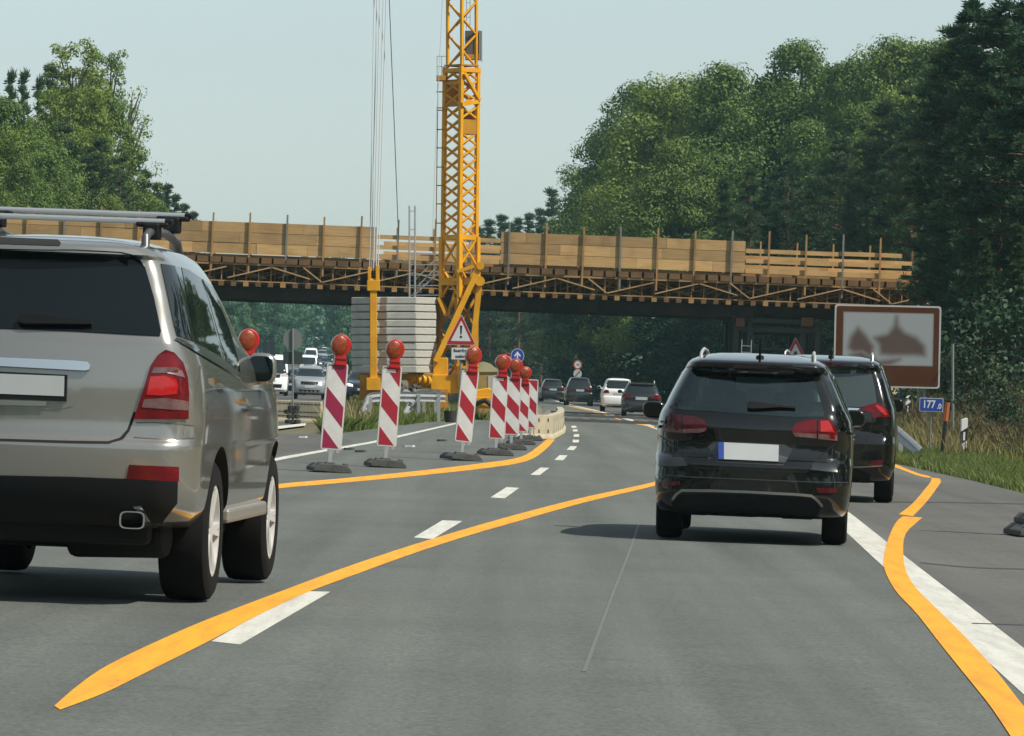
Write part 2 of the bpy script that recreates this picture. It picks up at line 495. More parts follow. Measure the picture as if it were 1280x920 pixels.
marking('white_barrier_line', [[(345,533),(382,529),(382,532),(345,536.5)]], m_white)
dashes = [[(264,802),(300,806),(413,740),(374,739)], [(517,672),(541,674),(578,651.5),(553,650.5)], [(613,622),(631,623),(649,610),(633,609)],
          [(663,593.5),(674.5,594),(686.5,585),(675.5,584.5)], [(693,575),(704,575.4),(709.5,569.3),(699.5,569)], [(708.2,562.3),(717.5,562.8),(721.2,558),(713,557.7)],
          [(715.8,553),(723.3,553.2),(724,549.8),(716,549.6)], [(716.7,546),(724,546),(724,542.8),(717.5,542.8)], [(716,539.3),(722,539.3),(722,536.8),(716,536.8)],
          [(714.7,534.8),(721,534.8),(720,532.3),(714,532.3)], [(697,525.4),(701.5,525.4),(701,523.6),(697,523.6)]]
for d in dashes:
    marking('white_lane_dash', [d], m_white, dz=Z0)
m_seam = mat('sealed seam', (.135, .143, .138), .6, nscale=8, namt=.3)
marking('road_seam', band([(797,655),(785,690),(765,740),(746,790),(727,840)], [(800,655),(788.5,690),(769,740),(751,790),(733,840)], 16), m_seam)
m_tar = mat('tar joint', (.035, .036, .036), .6)
for a in ([(1110,627),(1180,627.5),(1280,629.5)], [(1150,703),(1215,709),(1280,711)], [(1215,779),(1280,781)]):
    marking('tar_joint', band(a, [(x, y + 1.3) for x, y in a], 6), m_tar)

# dark rubber ramps laid across the lanes beside the bridge
def ramp(y0, D0, X0, X1, label):
    b = MB()
    n = 40
    for i in range(n):
        xa, xb = lerp(X0, X1, i / n), lerp(X0, X1, (i + 1) / n)
        pr = [(-.55, 0), (-.25, .10), (.25, .10 + .03 * math.sin(i * 1.7)), (.55, 0)]
        vs = [(x, D0 + p + .25 * math.sin(x * .8), -S * x + Z0 + .004 + q) for x in (xa, xb - .004) for p, q in pr]
        b.add(vs, [(0, 1, 5, 4), (1, 2, 6, 5), (2, 3, 7, 6), (3, 0, 4, 7), (0, 3, 2, 1), (4, 5, 6, 7)])
    return tag(b.build('cable_ramp', mat('black rubber', (.016, .017, .016), .8, nscale=3, col2=(.04, .038, .034), bump=.4), None), label, 'cable ramp')
ramp(529, 176, 1.75, 7.6, 'nearer of the two black ramps lying across the lanes before the bridge')
ramp(522, 203, 1.9, 8.2, 'farther of the two black ramps lying across the lanes under the bridge')
# ------------------------------------------------------------------ bridge under construction
DB = 222.0; KB = F / DB
m_board = board_mat('formwork boards', (.52, .335, .145), (.36, .22, .09))
m_board2 = board_mat('formwork boards aged', (.42, .275, .125), (.27, .175, .08))
m_timber = board_mat('falsework timber', (.37, .22, .09), (.19, .11, .045))
m_timber_r = board_mat('red brown beam ends', (.165, .095, .042), (.07, .042, .02))
m_rusty = mat('dark rusty girder', (.014, .011, .008), .75, spec=.2, nscale=1.2, col2=(.055, .034, .017))
m_galv = mat('galvanised steel', (.42, .44, .45), .5, metal=.4, nscale=3, namt=.25)
m_tube = mat('weathered tube', (.20, .19, .17), .6, nscale=3, namt=.3)
m_darksteel = mat('dark steel', (.03, .032, .034), .6, nscale=2, namt=.3)
m_conc = mat('concrete', (.46, .45, .41), .9, nscale=1.3, col2=(.36, .35, .32), bump=.25, bscale=12)

def bz(x, y):
    X = (x - 640) / KB
    return H + (HY - y) / KB + S * X

def build_bridge():
    rt = empty('road_bridge', (0, DB, 0), 'timber clad road bridge under construction spanning the motorway on falsework', 'bridge', rot=(0, S, 0))
    XL, XR = -27.0, 21.5
    W = 11.5
    r = random.Random(3)
    def panel(x0, x1, y=0.0, m=m_board):
        b = MB(); rows = [(6.92, 7.42), (7.425, 7.92), (7.925, 8.42)]
        for k, (z0, z1) in enumerate(rows):
            x = x0 + (0 if k != 1 else -.0)
            first = True
            while x < x1 - .01:
                L = r.choice([2.4, 3.0, 3.6, 4.5]) if not first else r.choice([1.2, 1.9, 2.8])
                first = False
                e = min(x1, x + L)
                if x1 - e < .6: e = x1
                dy = r.uniform(-.012, .012)
                b.box(((x + e) / 2, y + dy, (z0 + z1) / 2 + r.uniform(-.006, .006)), (e - x - .012, .05, z1 - z0 - .015), mi=r.randrange(2))
                x = e
        b.box(((x0 + x1) / 2, y + .045, 7.67), (x1 - x0 - .02, .03, 1.46), mi=1)
        b.build('formwork_panel', [m, m_board2], rt)
    def rail(x0, x1, y=-.02, zs=((7.02, .24), (7.5, .2), (7.98, .2))):
        for z, h in zs:
            b = MB(); x = x0
            while x < x1 - .01:
                e = min(x1, x + 4.4)
                b.box(((x + e) / 2, y + r.uniform(-.01, .01), z + r.uniform(-.02, .02)), (e - x - .02, .045, h)); x = e
            b.build('guard_board', m_board, rt)
    xa, xb, xc, xd = (463 - 640) / KB, (618 - 640) / KB, (924 - 640) / KB, (1120 - 640) / KB
    panel(XL, xa); rail(xa + .02, xb - .02); panel(xb, xc); rail(xc + .02, xd)
    rail(XL, xa - .5, W, ((7.3, .2), (7.9, .2))); rail(xa, XR - 2, W, ((7.0, .24), (7.5, .2), (7.98, .2)))
    # posts in front of the boards and of the far parapet
    x = XL + .4; k = 0
    while x < xd:
        b = MB(); b.box((x, -.10 + r.uniform(-.02, .02), (5.95 + 8.85) / 2), (.085, .085, 2.9 + r.uniform(-.1, .15)), Matrix.Rotation(r.uniform(-.012, .012), 3, 'Y'))
        b.build('guard_post', m_timber if k % 3 else m_tube, rt)
        x += 1.745; k += 1
    x = XL + 1.2
    while x < xd:
        b = MB(); b.box((x, W + .06, 7.8), (.08, .08, 2.0), Matrix.Rotation(r.uniform(-.02, .02), 3, 'Y')); b.build('guard_post', m_timber, rt); x += 1.8
    # deck slab, deck beams, wall plate, falsework
    b = MB(); b.box(((XL + XR) / 2, W / 2, 6.83), (XR - XL, W - .3, .12)); b.build('deck', m_timber, rt)
    x = XL + .2; n = 0
    while x < XR:
        b = MB(); b.box((x, W / 2 - .12, 6.63), (.50 + r.uniform(-.03, .03), W + .1 + r.uniform(-.1, .1), .27)); b.build('deck_beam', m_timber_r, rt)
        x += .60; n += 1
    for y in (-.06, W * .5, W - .1):
        b = MB(); b.box(((XL + XR) / 2, y, 6.44), (XR - XL, .12, .09)); b.build('wall_plate', m_timber, rt)
        b = MB(); b.box(((XL + XR) / 2, y, 5.64), (XR - XL, .10, .06)); b.build('wall_plate', m_timber, rt)
    x = XL + .3; k = 0
    while x < XR - .3:
        b = MB(); b.box((x, .0, 6.05), (.05, .05, .74)); b.build('prop', m_timber, rt)
        b = MB(); b.box((x, .0, 5.50), (.24, .5, .20)); b.build('timber_block', m_timber_r if k % 3 else m_timber, rt)
        x += .582; k += 1
    x = XL; k = 0
    while x < XR - 1.9:
        q = k % 4
        if q == 0: a, c = (x, 5.78), (x + 2.1, 6.35)
        elif q == 1: a, c = (x + .35, 6.35), (x + 2.2, 5.85)
        elif q == 2: a, c = (x + .2, 6.38), (x + 1.1, 5.72)
        else: a, c = (x - .6, 5.72), (x + 1.6, 6.3)
        b = MB(); b.bar((a[0], -.14, a[1]), (c[0], -.14, c[1]), .17, .06, up=(0, 0, 1))
        b.build('brace', m_board2, rt)
        f_ = r.uniform(.7, 1.1)
        b = MB(); b.bar((a[0] + .2 + r.uniform(-.3, .3), .28, lerp(a[1], c[1], 1)), (a[0] + .2 + 1.5 * f_, .28, lerp(c[1], a[1], .95)), .13, .05); b.build('brace', m_timber, rt)
        b = MB(); b.bar((a[0] + .5, 1.9, a[1]), (c[0] + .5, 1.9, c[1]), .05, .12, up=(0, 1, 0)); b.build('brace', m_timber, rt)
        b = MB(); b.bar((a[0] - .7, 1.0, c[1]), (c[0] - .6 + r.uniform(-.3, .3), 1.0, a[1]), .12, .06); b.build('brace', m_timber, rt)
        x += 1.745 * .96; k += 1
    b = MB(); x = XL + .3
    while x < XR - .3:
        b.box((x, 3.6, 6.05), (.06, .06, .74)); b.box((x + .29, 5.2, 6.05), (.06, .06, .74)); x += .582
    tag(b.build('rear_props', m_timber, rt), kind='stuff')
    b = MB(); b.box(((XL + XR) / 2, 7.0, 5.97), (XR - XL - .2, .06, .98)); b.build('shade_backing', mat('shade brown backing', (.16, .09, .045), .85, nscale=2, namt=.5), rt)  # dark sheet added for the shade deep among the falsework
    def girder(y, x0, x1, z0=4.86, z1=5.38):
        b = MB(); b.box(((x0 + x1) / 2, y, (z0 + z1) / 2), (x1 - x0, .03, z1 - z0))
        for z in (z0, z1): b.box(((x0 + x1) / 2, y, z), (x1 - x0, .28, .05))
        x = x0 + .5
        while x < x1: b.box((x, y, (z0 + z1) / 2), (.03, .24, z1 - z0 - .06)); x += 1.6
        b.build('steel_girder', m_rusty, rt)
    for y in (.5, 3.3, 6.1, 8.9, 11.0):
        girder(y, XL, 11.2); girder(y, 11.25, XR, 5.05, 5.38)
    # support frame standing on the verge under the bridge
    for X in (10.45, 11.1, 13.6, 14.3):
        for y in (1, 6, 10.5):
            b = MB(); b.box((X, y, 2.4), (.24, .24, 4.75)); b.build('trestle_leg', m_darksteel, rt)
    for y in (1, 10.5):
        for a_, c_, w_, h_ in (((10.45, 4.3), (14.3, 4.3), .16, .22), ((10.5, 3.9), (14.2, .8), .07, .07), ((14.2, 3.9), (10.5, .8), .07, .07), ((11.1, 3.4), (13.6, 3.4), .12, .12), ((10.2, 4.72), (14.6, 4.72), .5, .2)):
            b = MB(); b.bar((a_[0], y, a_[1]), (c_[0], y, c_[1]), w_, h_); b.build('trestle_brace', m_darksteel, rt)
    b = MB(); b.box((13.75, .7, 4.75), (.55, .4, .42)); b.build('bearing_block', m_timber_r, rt)
    b = MB(); b.box((10.6, .7, 4.62), (.4, .4, .4)); b.build('bearing_block', mat('red steel', (.16, .05, .04), .6), rt)
    b = MB(); b.bar((10.7, .4, .2), (10.7, .4, 3.8), .04, .04); b.bar((11.15, .4, .2), (11.15, .4, 3.8), .04, .04)
    for i in range(11): b.bar((10.7, .4, .5 + i * .3), (11.15, .4, .5 + i * .3), .03, .03)
    b.build('ladder', m_galv, rt)
    for X, w in ((XL - 2, 5), (XR + 2.2, 4.6)):
        b = MB(); b.box((X, W / 2, 2.0), (w, W + 1, 7.2)); b.build('abutment', m_conc, rt, bevel=.05)
    return rt
build_bridge()

# earth ramp and sand beside the right abutment
def heap(name, X, Y, rx, ry, h, m, label, cat, seed=1, base=None, kind=None, lump=.25):
    r = random.Random(seed); n = 34; vs = []; fs = []
    ph = [r.uniform(0, 6.28) for _ in range(12)]
    for j in range(n + 1):
        for i in range(n + 1):
            u, v = i / n * 2 - 1, j / n * 2 - 1
            d = math.sqrt(u * u + v * v)
            w = sum(math.sin(u * (2 + k * 1.7) + ph[k]) * math.cos(v * (2.3 + k * 1.5) + ph[k + 6]) / (1 + k * .6) for k in range(6))
            z = max(0.0, (1 - d ** 1.7)) * h * (1 + lump * w) + (r.uniform(-.03, .03) * h if d < .95 else 0)
            x, y = X + u * rx, Y + v * ry
            vs.append((x, y, gz(x, y) - .15 + max(z, -.1)))
    for j in range(n):
        for i in range(n):
            a = j * (n + 1) + i; fs.append((a, a + 1, a + n + 2, a + n + 1))
    me = bpy.data.meshes.new(name); me.from_pydata(vs, [], fs); me.materials.append(m)
    me.polygons.foreach_set('use_smooth', [True] * len(me.polygons))
    o = bpy.data.objects.new(name, me); C.objects.link(o)
    return tag(o, label, cat, None, kind)
m_sand = mat('sandy soil', (.46, .34, .20), .95, nscale=.8, col2=(.33, .24, .13), bump=.4, bscale=3)
m_rub = mat('broken rubble', (.085, .078, .065), .95, nscale=3, col2=(.20, .18, .15), bump=.9, bscale=6)
m_slope = mat('dry grass slope', (.12, .125, .05), .95, nscale=1.2, col2=(.17, .15, .08), bump=.5, bscale=5)
heap('sand_mound', 20.5, 214, 9, 14, 3.4, m_sand, 'pale sandy earth mound behind the large brown sign', 'sand mound', 4)
heap('rubble_heap', .75, 140, 1.0, 10, .95, m_rub, 'low dark heap of broken rubble behind the cream barrier', 'rubble heap', 5, lump=.5)
heap('grass_slope', -1.8, 262, 3.6, 40, 1.75, m_slope, 'dry grassy earth slope behind the crane and the blue arrow sign', 'earth slope', 6, lump=.45)

# galvanised stair tower at the bridge
def stair_tower():
    D = 216; k = F / D
    rt = empty('stair_tower', (P(515, 477, D).x, D, 0), 'galvanised scaffold stair tower leading up to the bridge deck', 'stair tower')
    X = lambda x: (x - 515) / k
    Zf = lambda y: H + (HY - y) / k
    b = MB()
    for x in (511.5, 518.5):
        for y in (-.2, 1.2): b.tube((X(x), y, .1), (X(x), y, Zf(257)), .028, n=6)
    for x in (551,):
        for y in (-.2, 1.2): b.tube((X(x), y, .1), (X(x), y, Zf(310)), .028, n=6)
    b.build('standard', m_galv, rt, smooth=True)
    for i, y in enumerate((264, 287, 300, 318, 331, 344, 357, 369)):
        b = MB(); b.bar((X(511.5), -.2, Zf(y)), (X(518.5) if y < 310 else X(551), -.2, Zf(y)), .035, .035); b.build('ledger', m_galv, rt)
    b = MB(); b.bar((X(519), .2, Zf(368)), (X(551), .2, Zf(338)), .6, .06); 
    for i in range(9): b.box((lerp(X(519), X(551), i / 8), .2, Zf(lerp(368, 338, i / 8)) + .06), (.22, .62, .03))
    b.build('stair_flight', m_galv, rt)
    b = MB(); b.tube((X(519), -.15, Zf(350)), (X(551), -.15, Zf(318)), .03, n=6); b.tube((X(519), -.15, Zf(361)), (X(551), -.15, Zf(329)), .03, n=6); b.build('handrail', m_galv, rt)
    b = MB(); b.bar((X(519), .2, Zf(372)), (X(551), .2, 2.1), .6, .06); b.bar((X(519), .2, .2), (X(551), .2, 2.0), .6, .06); b.build('stair_flight', m_galv, rt)
stair_tower()
b = MB(); X0 = P(525, 320, 224).x
for i in range(9): b.box((X0 + .06 + i * .105, 226, 7.12 - S * X0 - .1), (.09, .8, .42 + .03 * (i % 2)))
b.box((X0 + .48, 226, 7.28 - S * X0), (1.0, .9, .05)); b.box((X0 + .48, 226, 6.93 - S * X0 - .03), (1.0, .9, .05))
tag(b.build('tool_crate', mat('dark red sheet', (.17, .03, .035), .6)), 'dark red ribbed crate standing on the bridge deck beside the stair tower', 'crate')

# ------------------------------------------------------------------ crane
DC = 190.0; KC = F / DC
m_crane = mat('crane yellow', (.74, .365, .008), .5, nscale=1.2, col2=(.55, .25, .010), coat=.1, spec=.3)
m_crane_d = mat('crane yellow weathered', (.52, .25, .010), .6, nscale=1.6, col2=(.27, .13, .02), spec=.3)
m_rope = mat('steel rope', (.50, .53, .53), .6)
def build_crane():
    cx = (576 - 640) / KC
    rt = empty('tower_crane', (cx, DC, gz(cx, DC)), 'yellow lattice tower crane standing in the median beside the concrete ballast', 'tower crane')
    g0 = gz(cx, DC)
    X = lambda x: (x - 576) / KC
    Zf = lambda y: H + (HY - y) / KC - g0
    def chords(hd, z0, z1, w, shift=0.0):
        return [(shift + hd * math.cos(a), hd * math.sin(a)) for a in (R(-90), R(0), R(90), R(180))]
    def section(name, hd, z0, z1, w, pitch, xb, m, off=0.0, wb=None, off1=None):
        off1 = off if off1 is None else off1
        b = MB(); cs = chords(hd, z0, z1, w)
        for x, y in cs: b.bar((x + off, y, z0), (x + off1, y, z1), w, w, up=(.7, .7, 0))
        b.build('chord', m, rt)
        wb = wb or w * .5
        b = MB()
        n = max(1, round((z1 - z0) / pitch)); dz = (z1 - z0) / n
        for f in range(4):
            p, q = cs[f], cs[(f + 1) % 4]
            for i in range(n):
                a, c = z0 + i * dz, z0 + (i + 1) * dz
                o0 = lerp(off, off1, i / n)
                A = (p[0] + o0, p[1]); B = (q[0] + o0, q[1])
                if xb:
                    b.bar((*A, a), (*B, c), wb, wb); b.bar((*B, a), (*A, c), wb, wb * .9)
                else:
                    s = (i + (f % 2)) % 2
                    b.bar((*(A if s else B), a), (*(B if s else A), c), wb, wb)
        b.build('lattice', m, rt)
    # inner mast above the climbing frame, outer mast below it
    section('mast', .575, Zf(84), 24.5, .105, .66, False, m_crane, off=X(577.5), wb=.062)
    section('mast', .66, Zf(296), Zf(84), .15, .53, True, m_crane, off=X(574.5), off1=X(577), wb=.068)
    section('mast', .72, Zf(372), Zf(296), .17, 1.2, True, m_crane, off=X(574.5), wb=.07)
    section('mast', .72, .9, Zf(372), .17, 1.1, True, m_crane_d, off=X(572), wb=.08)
    sq = lambda hd, x0, z, h: MB().prism([(hd, 0), (0, hd), (-hd, 0), (0, -hd)], Matrix.Translation((X(x0), 0, z)), h)
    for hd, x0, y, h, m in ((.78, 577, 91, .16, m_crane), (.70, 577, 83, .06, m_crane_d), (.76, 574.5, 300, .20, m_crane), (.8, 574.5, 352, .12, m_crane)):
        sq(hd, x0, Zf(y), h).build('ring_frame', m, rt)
    # climbing frame infill and braces
    b = MB(); cs = [(.68 * math.cos(a) + X(577), .68 * math.sin(a)) for a in (R(-90), R(0), R(90), R(180))]
    for (i, j, y0, y1) in ((0, 1, 168, 150), (1, 2, 168, 138), (2, 3, 132, 100), (3, 0, 134, 126), (0, 3, 106, 100)):
        A, Bq = cs[i], cs[j]
        b.bar((A[0], A[1], (Zf(y0) + Zf(y1)) / 2), (Bq[0], Bq[1], (Zf(y0) + Zf(y1)) / 2), .03, abs(Zf(y1) - Zf(y0)))
    b.build('climbing_frame_panel', m_crane_d, rt)
    b = MB(); A, Bq = cs[0], cs[1]
    b.bar((A[0] + .12, A[1] - .05, Zf(93)), (Bq[0] + .05, Bq[1] - .06, Zf(126)), .12, .12)
    b.bar((A[0], A[1] - .08, Zf(132)), (Bq[0], Bq[1] - .06, Zf(127)), .14, .16)
    b.bar((A[0], A[1] - .04, Zf(117)), (Bq[0], Bq[1] - .06, Zf(125)), .06, .07)
    b.bar((cs[3][0], cs[3][1], Zf(104)), (cs[0][0], cs[0][1], Zf(104)), .06, .10)
    b.build('climbing_frame_brace', m_crane, rt)
    # hoist cabinet, platform, ladder
    b = MB(); b.box((X(591.5), .35, Zf(56)), (.66, .7, 1.15)); b.build('control_cabinet', mat('cabinet brown grey', (.12, .10, .085), .6, nscale=2, namt=.3), rt, bevel=.015)
    b = MB(); b.box((X(591), -.02, Zf(71)), (.6, .02, .2)); b.build('cabinet_plate', m_crane_d, rt)
    b = MB()
    for x in (600, 602.5): b.box((X(x), .3, Zf(57)), (.03, .7, 1.2))
    b.build('cabinet_guard', mat('clear guard', (.45, .5, .5), .3), rt)
    b = MB(); b.box((X(551.5), .0, Zf(98)), (.38, .8, .2)); b.build('platform', m_crane_d, rt)
    b = MB()
    for x in (546.5, 552): b.bar((X(x), -.3, Zf(97)), (X(x), -.3, Zf(71)), .03, .03)
    for y in (71, 84): b.bar((X(546.5), -.3, Zf(y)), (X(560), -.3, Zf(y)), .03, .03)
    b.build('guard_rail', m_galv, rt)
    b = MB(); b.bar((X(583), .2, Zf(36)), (X(583), .2, Zf(-60)), .02, .02); b.bar((X(587.5), .2, Zf(36)), (X(587.5), .2, Zf(-60)), .02, .02)
    for i in range(11): b.bar((X(583), .2, Zf(30 - i * 9)), (X(587.5), .2, Zf(30 - i * 9)), .02, .02)
    b.build('ladder', m_galv, rt)
    b = MB(); b.bar((X(545), -.1, Zf(296)), (X(547.5), -.1, Zf(104)), .035, .035)
    for y in (115, 135, 138, 162, 185, 209, 232, 255, 279): b.bar((X(545.5), -.1, Zf(y)), (X(555), -.1, Zf(y)), .035, .045)
    b.build('hose_rail', m_crane_d, rt)
    # struts and base
    b = MB(); b.bar((X(600.5), -.75, Zf(332)), (X(545), -.9, Zf(452)), .24, .22); b.tube((X(600.5), -.95, Zf(333)), (X(600.5), -.5, Zf(333)), .16, n=12); b.build('strut', m_crane, rt)
    b = MB(); b.bar((X(600), -.6, Zf(352)), (X(589), -.6, Zf(455)), .26, .22); b.tube((X(600), -.85, Zf(352)), (X(600), -.3, Zf(352)), .2, n=12); b.build('strut', m_crane, rt)
    b = MB(); b.bar((X(550), -.3, Zf(352)), (X(598), -.7, Zf(352)), .2, .3); b.bar((X(572), -.85, Zf(340)), (X(593), -.85, Zf(333)), .1, .14); b.build('strut_yoke', m_crane, rt)
    b = MB(); b.bar((X(548), -.5, Zf(372)), (X(558), -.5, Zf(395)), .12, .12); b.bar((X(560), -.4, Zf(395)), (X(570), -.4, Zf(360)), .12, .12); b.build('hydraulic_ram', m_crane, rt)
    b = MB(); b.box((X(570), 0, Zf(480)), (2.0, 2.2, .75)); b.box((X(551), -.4, Zf(462)), (.6, .9, .95)); b.box((X(590), -.3, Zf(468)), (.5, .8, 1.15)); b.build('slewing_base', m_crane, rt, bevel=.03)
    for x, y in ((555, -1.3), (597, -1.3), (555, 1.3), (597, 1.3)):
        b = MB(); b.box((X(x), y, .5), (.35, .35, 1.0)); b.box((X(x), y, .12), (.8, .8, .14)); b.build('outrigger_foot', m_crane_d, rt)
    b = MB()
    for i, x in enumerate((513, 520, 527, 533)): b.tube((X(x), -1.0, Zf(473 + i)), (X(x + 8), -.8, Zf(470 + i * 2)), .24, n=12)
    b.box((X(528), -.4, Zf(481)), (1.1, .8, .3)); b.build('winch', m_crane, rt, smooth=True)
    for i in range(3):
        b = MB(); b.tube((X(575 + i * 6), -1.2, Zf(484)), (X(575 + i * 6), -1.2, Zf(458 + 3 * i)), .09, n=10); b.box((X(575 + i * 6), -1.2, Zf(456 + 3 * i)), (.26, .26, .1)); b.build('hydraulic_ram', m_crane, rt, smooth=True)
    # platform carrying the ballast, post with fork head and guy ropes
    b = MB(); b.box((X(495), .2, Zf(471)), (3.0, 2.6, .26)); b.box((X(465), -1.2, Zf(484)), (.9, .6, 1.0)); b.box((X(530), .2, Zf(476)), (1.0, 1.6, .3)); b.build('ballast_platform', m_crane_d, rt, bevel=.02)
    b = MB(); b.box((X(468.5), -1.75, (Zf(478) + Zf(362)) / 2), (.27, .22, Zf(362) - Zf(478))); b.box((X(468.5), -1.75, Zf(480)), (.55, .5, .5)); b.build('ballast_post', m_crane, rt, bevel=.015)
    b = MB(); b.box((X(468.5), -1.75, Zf(358)), (.5, .32, .42)); b.box((X(463.5), -1.75, Zf(345)), (.13, .3, .62)); b.box((X(473.5), -1.75, Zf(344)), (.14, .3, .72)); b.tube((X(462), -1.75, Zf(352)), (X(476), -1.75, Zf(352)), .1, n=10); b.build('fork_head', m_crane, rt, bevel=.015)
    tops = [468, 471.5, 475, 479.5, 483]; lows = [463.5, 465.5, 468.5, 471.5, 474]; r = random.Random(2)
    for a, c in zip(lows, tops):
        t = (-60 - 340) / (0 - 340)
        b = MB(); b.tube((X(a), -1.7 + r.uniform(-.1, .1), Zf(340)), (X(a + (c - a) * t), -.2, Zf(-60)), .022, n=6); b.build('guy_rope', m_rope, rt)
    b = MB(); b.path([(X(499), -1, Zf(300)), (X(494), -.9, Zf(170)), (X(488), -.8, Zf(20)), (X(485), -.7, Zf(-60))], .018, n=5); b.build('rope', m_darksteel, rt)
    b = MB(); b.path([(X(541), -.4, Zf(296)), (X(546), -.4, Zf(150)), (X(552), -.4, Zf(30)), (X(556), -.4, Zf(-60))], .014, n=5); b.build('rope', m_rope, rt)
    # slabs of ballast: each lies on the one below and could be lifted away
    ztop = Zf(371) + g0; zbot = Zf(466) + g0; n = 10; hs = (ztop - zbot) / n
    cxs = P(492, 477, DC).x
    def plan(x): return P(x, 477, 188.8).x - cxs
    poly = [(plan(439), .35), (plan(462), -.32), (plan(476), -.32), (plan(484), -.5), (plan(520.5), -.5), (plan(545), .75), (plan(545), 1.9), (plan(520), 2.6), (plan(460), 2.6), (plan(439), 1.6)]
    mb = mat('ballast concrete', (.50, .50, .455), .9, nscale=.9, col2=(.30, .30, .275), bump=.3, bscale=9)
    words = ['lowest', 'second from bottom', 'third from bottom', 'fourth from bottom', 'fifth from bottom', 'fifth from top', 'fourth from top', 'third from top', 'second from top', 'topmost']
    for i in range(n):
        b = MB(); b.prism(poly, Matrix.Identity(4), hs - .035)
        o = b.build('ballast_slab', mb, None, bevel=.03)
        o.location = (cxs + r.uniform(-.025, .025), 188.8 + r.uniform(-.03, .03), zbot + i * hs); o.rotation_euler = (0, 0, r.uniform(-.006, .006))
        tag(o, 'grey concrete ballast slab, %s in the stack left of the crane' % words[i], 'ballast slab', 'concrete ballast slabs stacked beside the crane')
build_crane()
# ------------------------------------------------------------------ vehicles
m_tyre = mat('tyre rubber', (.009, .009, .009), .9, spec=.2, nscale=12, namt=.3)
m_rim = mat('alloy rim', (.72, .72, .70), .35, metal=.35)
m_rim_d = mat('dark alloy rim', (.08, .08, .08), .35, metal=.8)
m_under = mat('underbody black', (.006, .006, .006), .9)
m_trim = mat('black plastic trim', (.007, .008, .009), .55, nscale=6, namt=.2, spec=.25)
m_gloss = mat('gloss black', (.006, .006, .007), .12, coat=1)
m_chrome = mat('chrome strip', (.72, .73, .74), .18, metal=1)
m_red = mat('tail lamp red', (.165, .004, .007), .18, coat=.3, spec=.25, nscale=7, col2=(.065, .003, .005))
m_red_d = mat('tail lamp dark red', (.085, .004, .008), .15, coat=.6, spec=.3, nscale=9, col2=(.045, .003, .006))
m_red_hi = mat('tail lamp bright red', (.40, .008, .010), .15, coat=.4, emit=(.9, .02, .01, .05))
m_lampw = mat('clear lamp lens', (.48, .45, .45), .15, coat=1, nscale=14, col2=(.30, .27, .27))
m_lampp = mat('smoky pink lens', (.18, .105, .10), .18, coat=.5, nscale=14, col2=(.10, .045, .045))
m_plate = mat('blank plate', (.43, .46, .465), .45, nscale=5, namt=.08)
m_blue = mat('plate blue', (.014, .05, .27), .5)
m_glass = mat('dark car glass', (.008, .012, .013), .03, spec=.9)
m_glass_t = glass_mat('tinted car glass', (.70, .84, .82))
m_mirrorglass = mat('mirror glass', (.035, .045, .048), .04, metal=1)
m_priv = mat('privacy glass', (.006, .009, .011), .04, spec=.38)
def paint(name, col, metal=.0, rough=.3, coat=1.0):
    return mat('paint ' + name, col, rough, metal=metal, coat=coat)

def resamp_slices(sl, dz=.022):
    cols = list(zip(*sl)); z = cols[0]
    q = sorted(set([round(v, 4) for v in np.arange(z[0], z[-1], dz)] + list(z)))
    return [(q[i],) + tuple(float(c[i]) for c in [pchip(z, col, q) for col in cols[1:]]) for i in range(len(q))]

def shell(sl, m, nside=26, dz=.022, narc=8, nrear=9):
    """closed car body from horizontal outlines; slice: z, rear y, front y, half width, rear corner rx, ry, front corner rx, ry, rear bulge"""
    rows = resamp_slices(sl, dz); V = []; n = 0
    for (z, yr, yf, w, rx, ry, fx, fy, bl) in rows:
        half = []
        rx = min(rx, w * .9); fx = min(fx, w * .9)
        for i in range(nrear):
            x = (w - rx) * i / nrear; half.append((x, yr + bl * (x / w) ** 2))
        y0 = yr + bl * ((w - rx) / w) ** 2
        for i in range(narc + 1):
            a = math.pi / 2 * i / narc; half.append((w - rx + rx * math.sin(a), y0 + ry - ry * math.cos(a)))
        y1 = yf - .10 - fy
        for i in range(1, nside):
            t = i / nside; half.append((w + .018 * (1 - (2 * t - 1) ** 2), lerp(y0 + ry, y1, t)))
        for i in range(narc + 1):
            a = math.pi / 2 * i / narc; half.append((w - fx + fx * math.cos(a), y1 + (fy) * math.sin(a)))
        for i in range(1, nrear + 1):
            x = (w - fx) * (1 - i / nrear); half.append((x, yf - .10 + .10 * (1 - (x / (w - fx)) ** 2) if w > fx else yf))
        ring = half + [(-x, y) for x, y in half[-2:0:-1]]
        n = len(ring); V += [(x, y, z) for x, y in ring]
    Fc = []
    for r in range(len(rows) - 1):
        for i in range(n):
            j = (i + 1) % n; Fc.append((r * n + i, r * n + j, (r + 1) * n + j, (r + 1) * n + i))
    # caps as rows of quads between the two halves
    hN = n // 2
    for base, flip in ((0, True), ((len(rows) - 1) * n, False)):
        L = [base + i for i in range(0, hN + 1)]; Rr = [base] + [base + n - i for i in range(1, hN)] + [base + hN]
        for i in range(hN):
            q = [L[i], L[i + 1], Rr[i + 1], Rr[i]]
            q = [v for k, v in enumerate(q) if v not in q[:k]]
            Fc.append(tuple(q[::-1] if flip else q))
    me = bpy.data.meshes.new('body'); me.from_pydata(V, [], Fc); me.materials.append(m)
    bm = bmesh.new(); bm.from_mesh(me); bmesh.ops.recalc_face_normals(bm, faces=bm.faces); bm.to_mesh(me); bm.free()
    return me

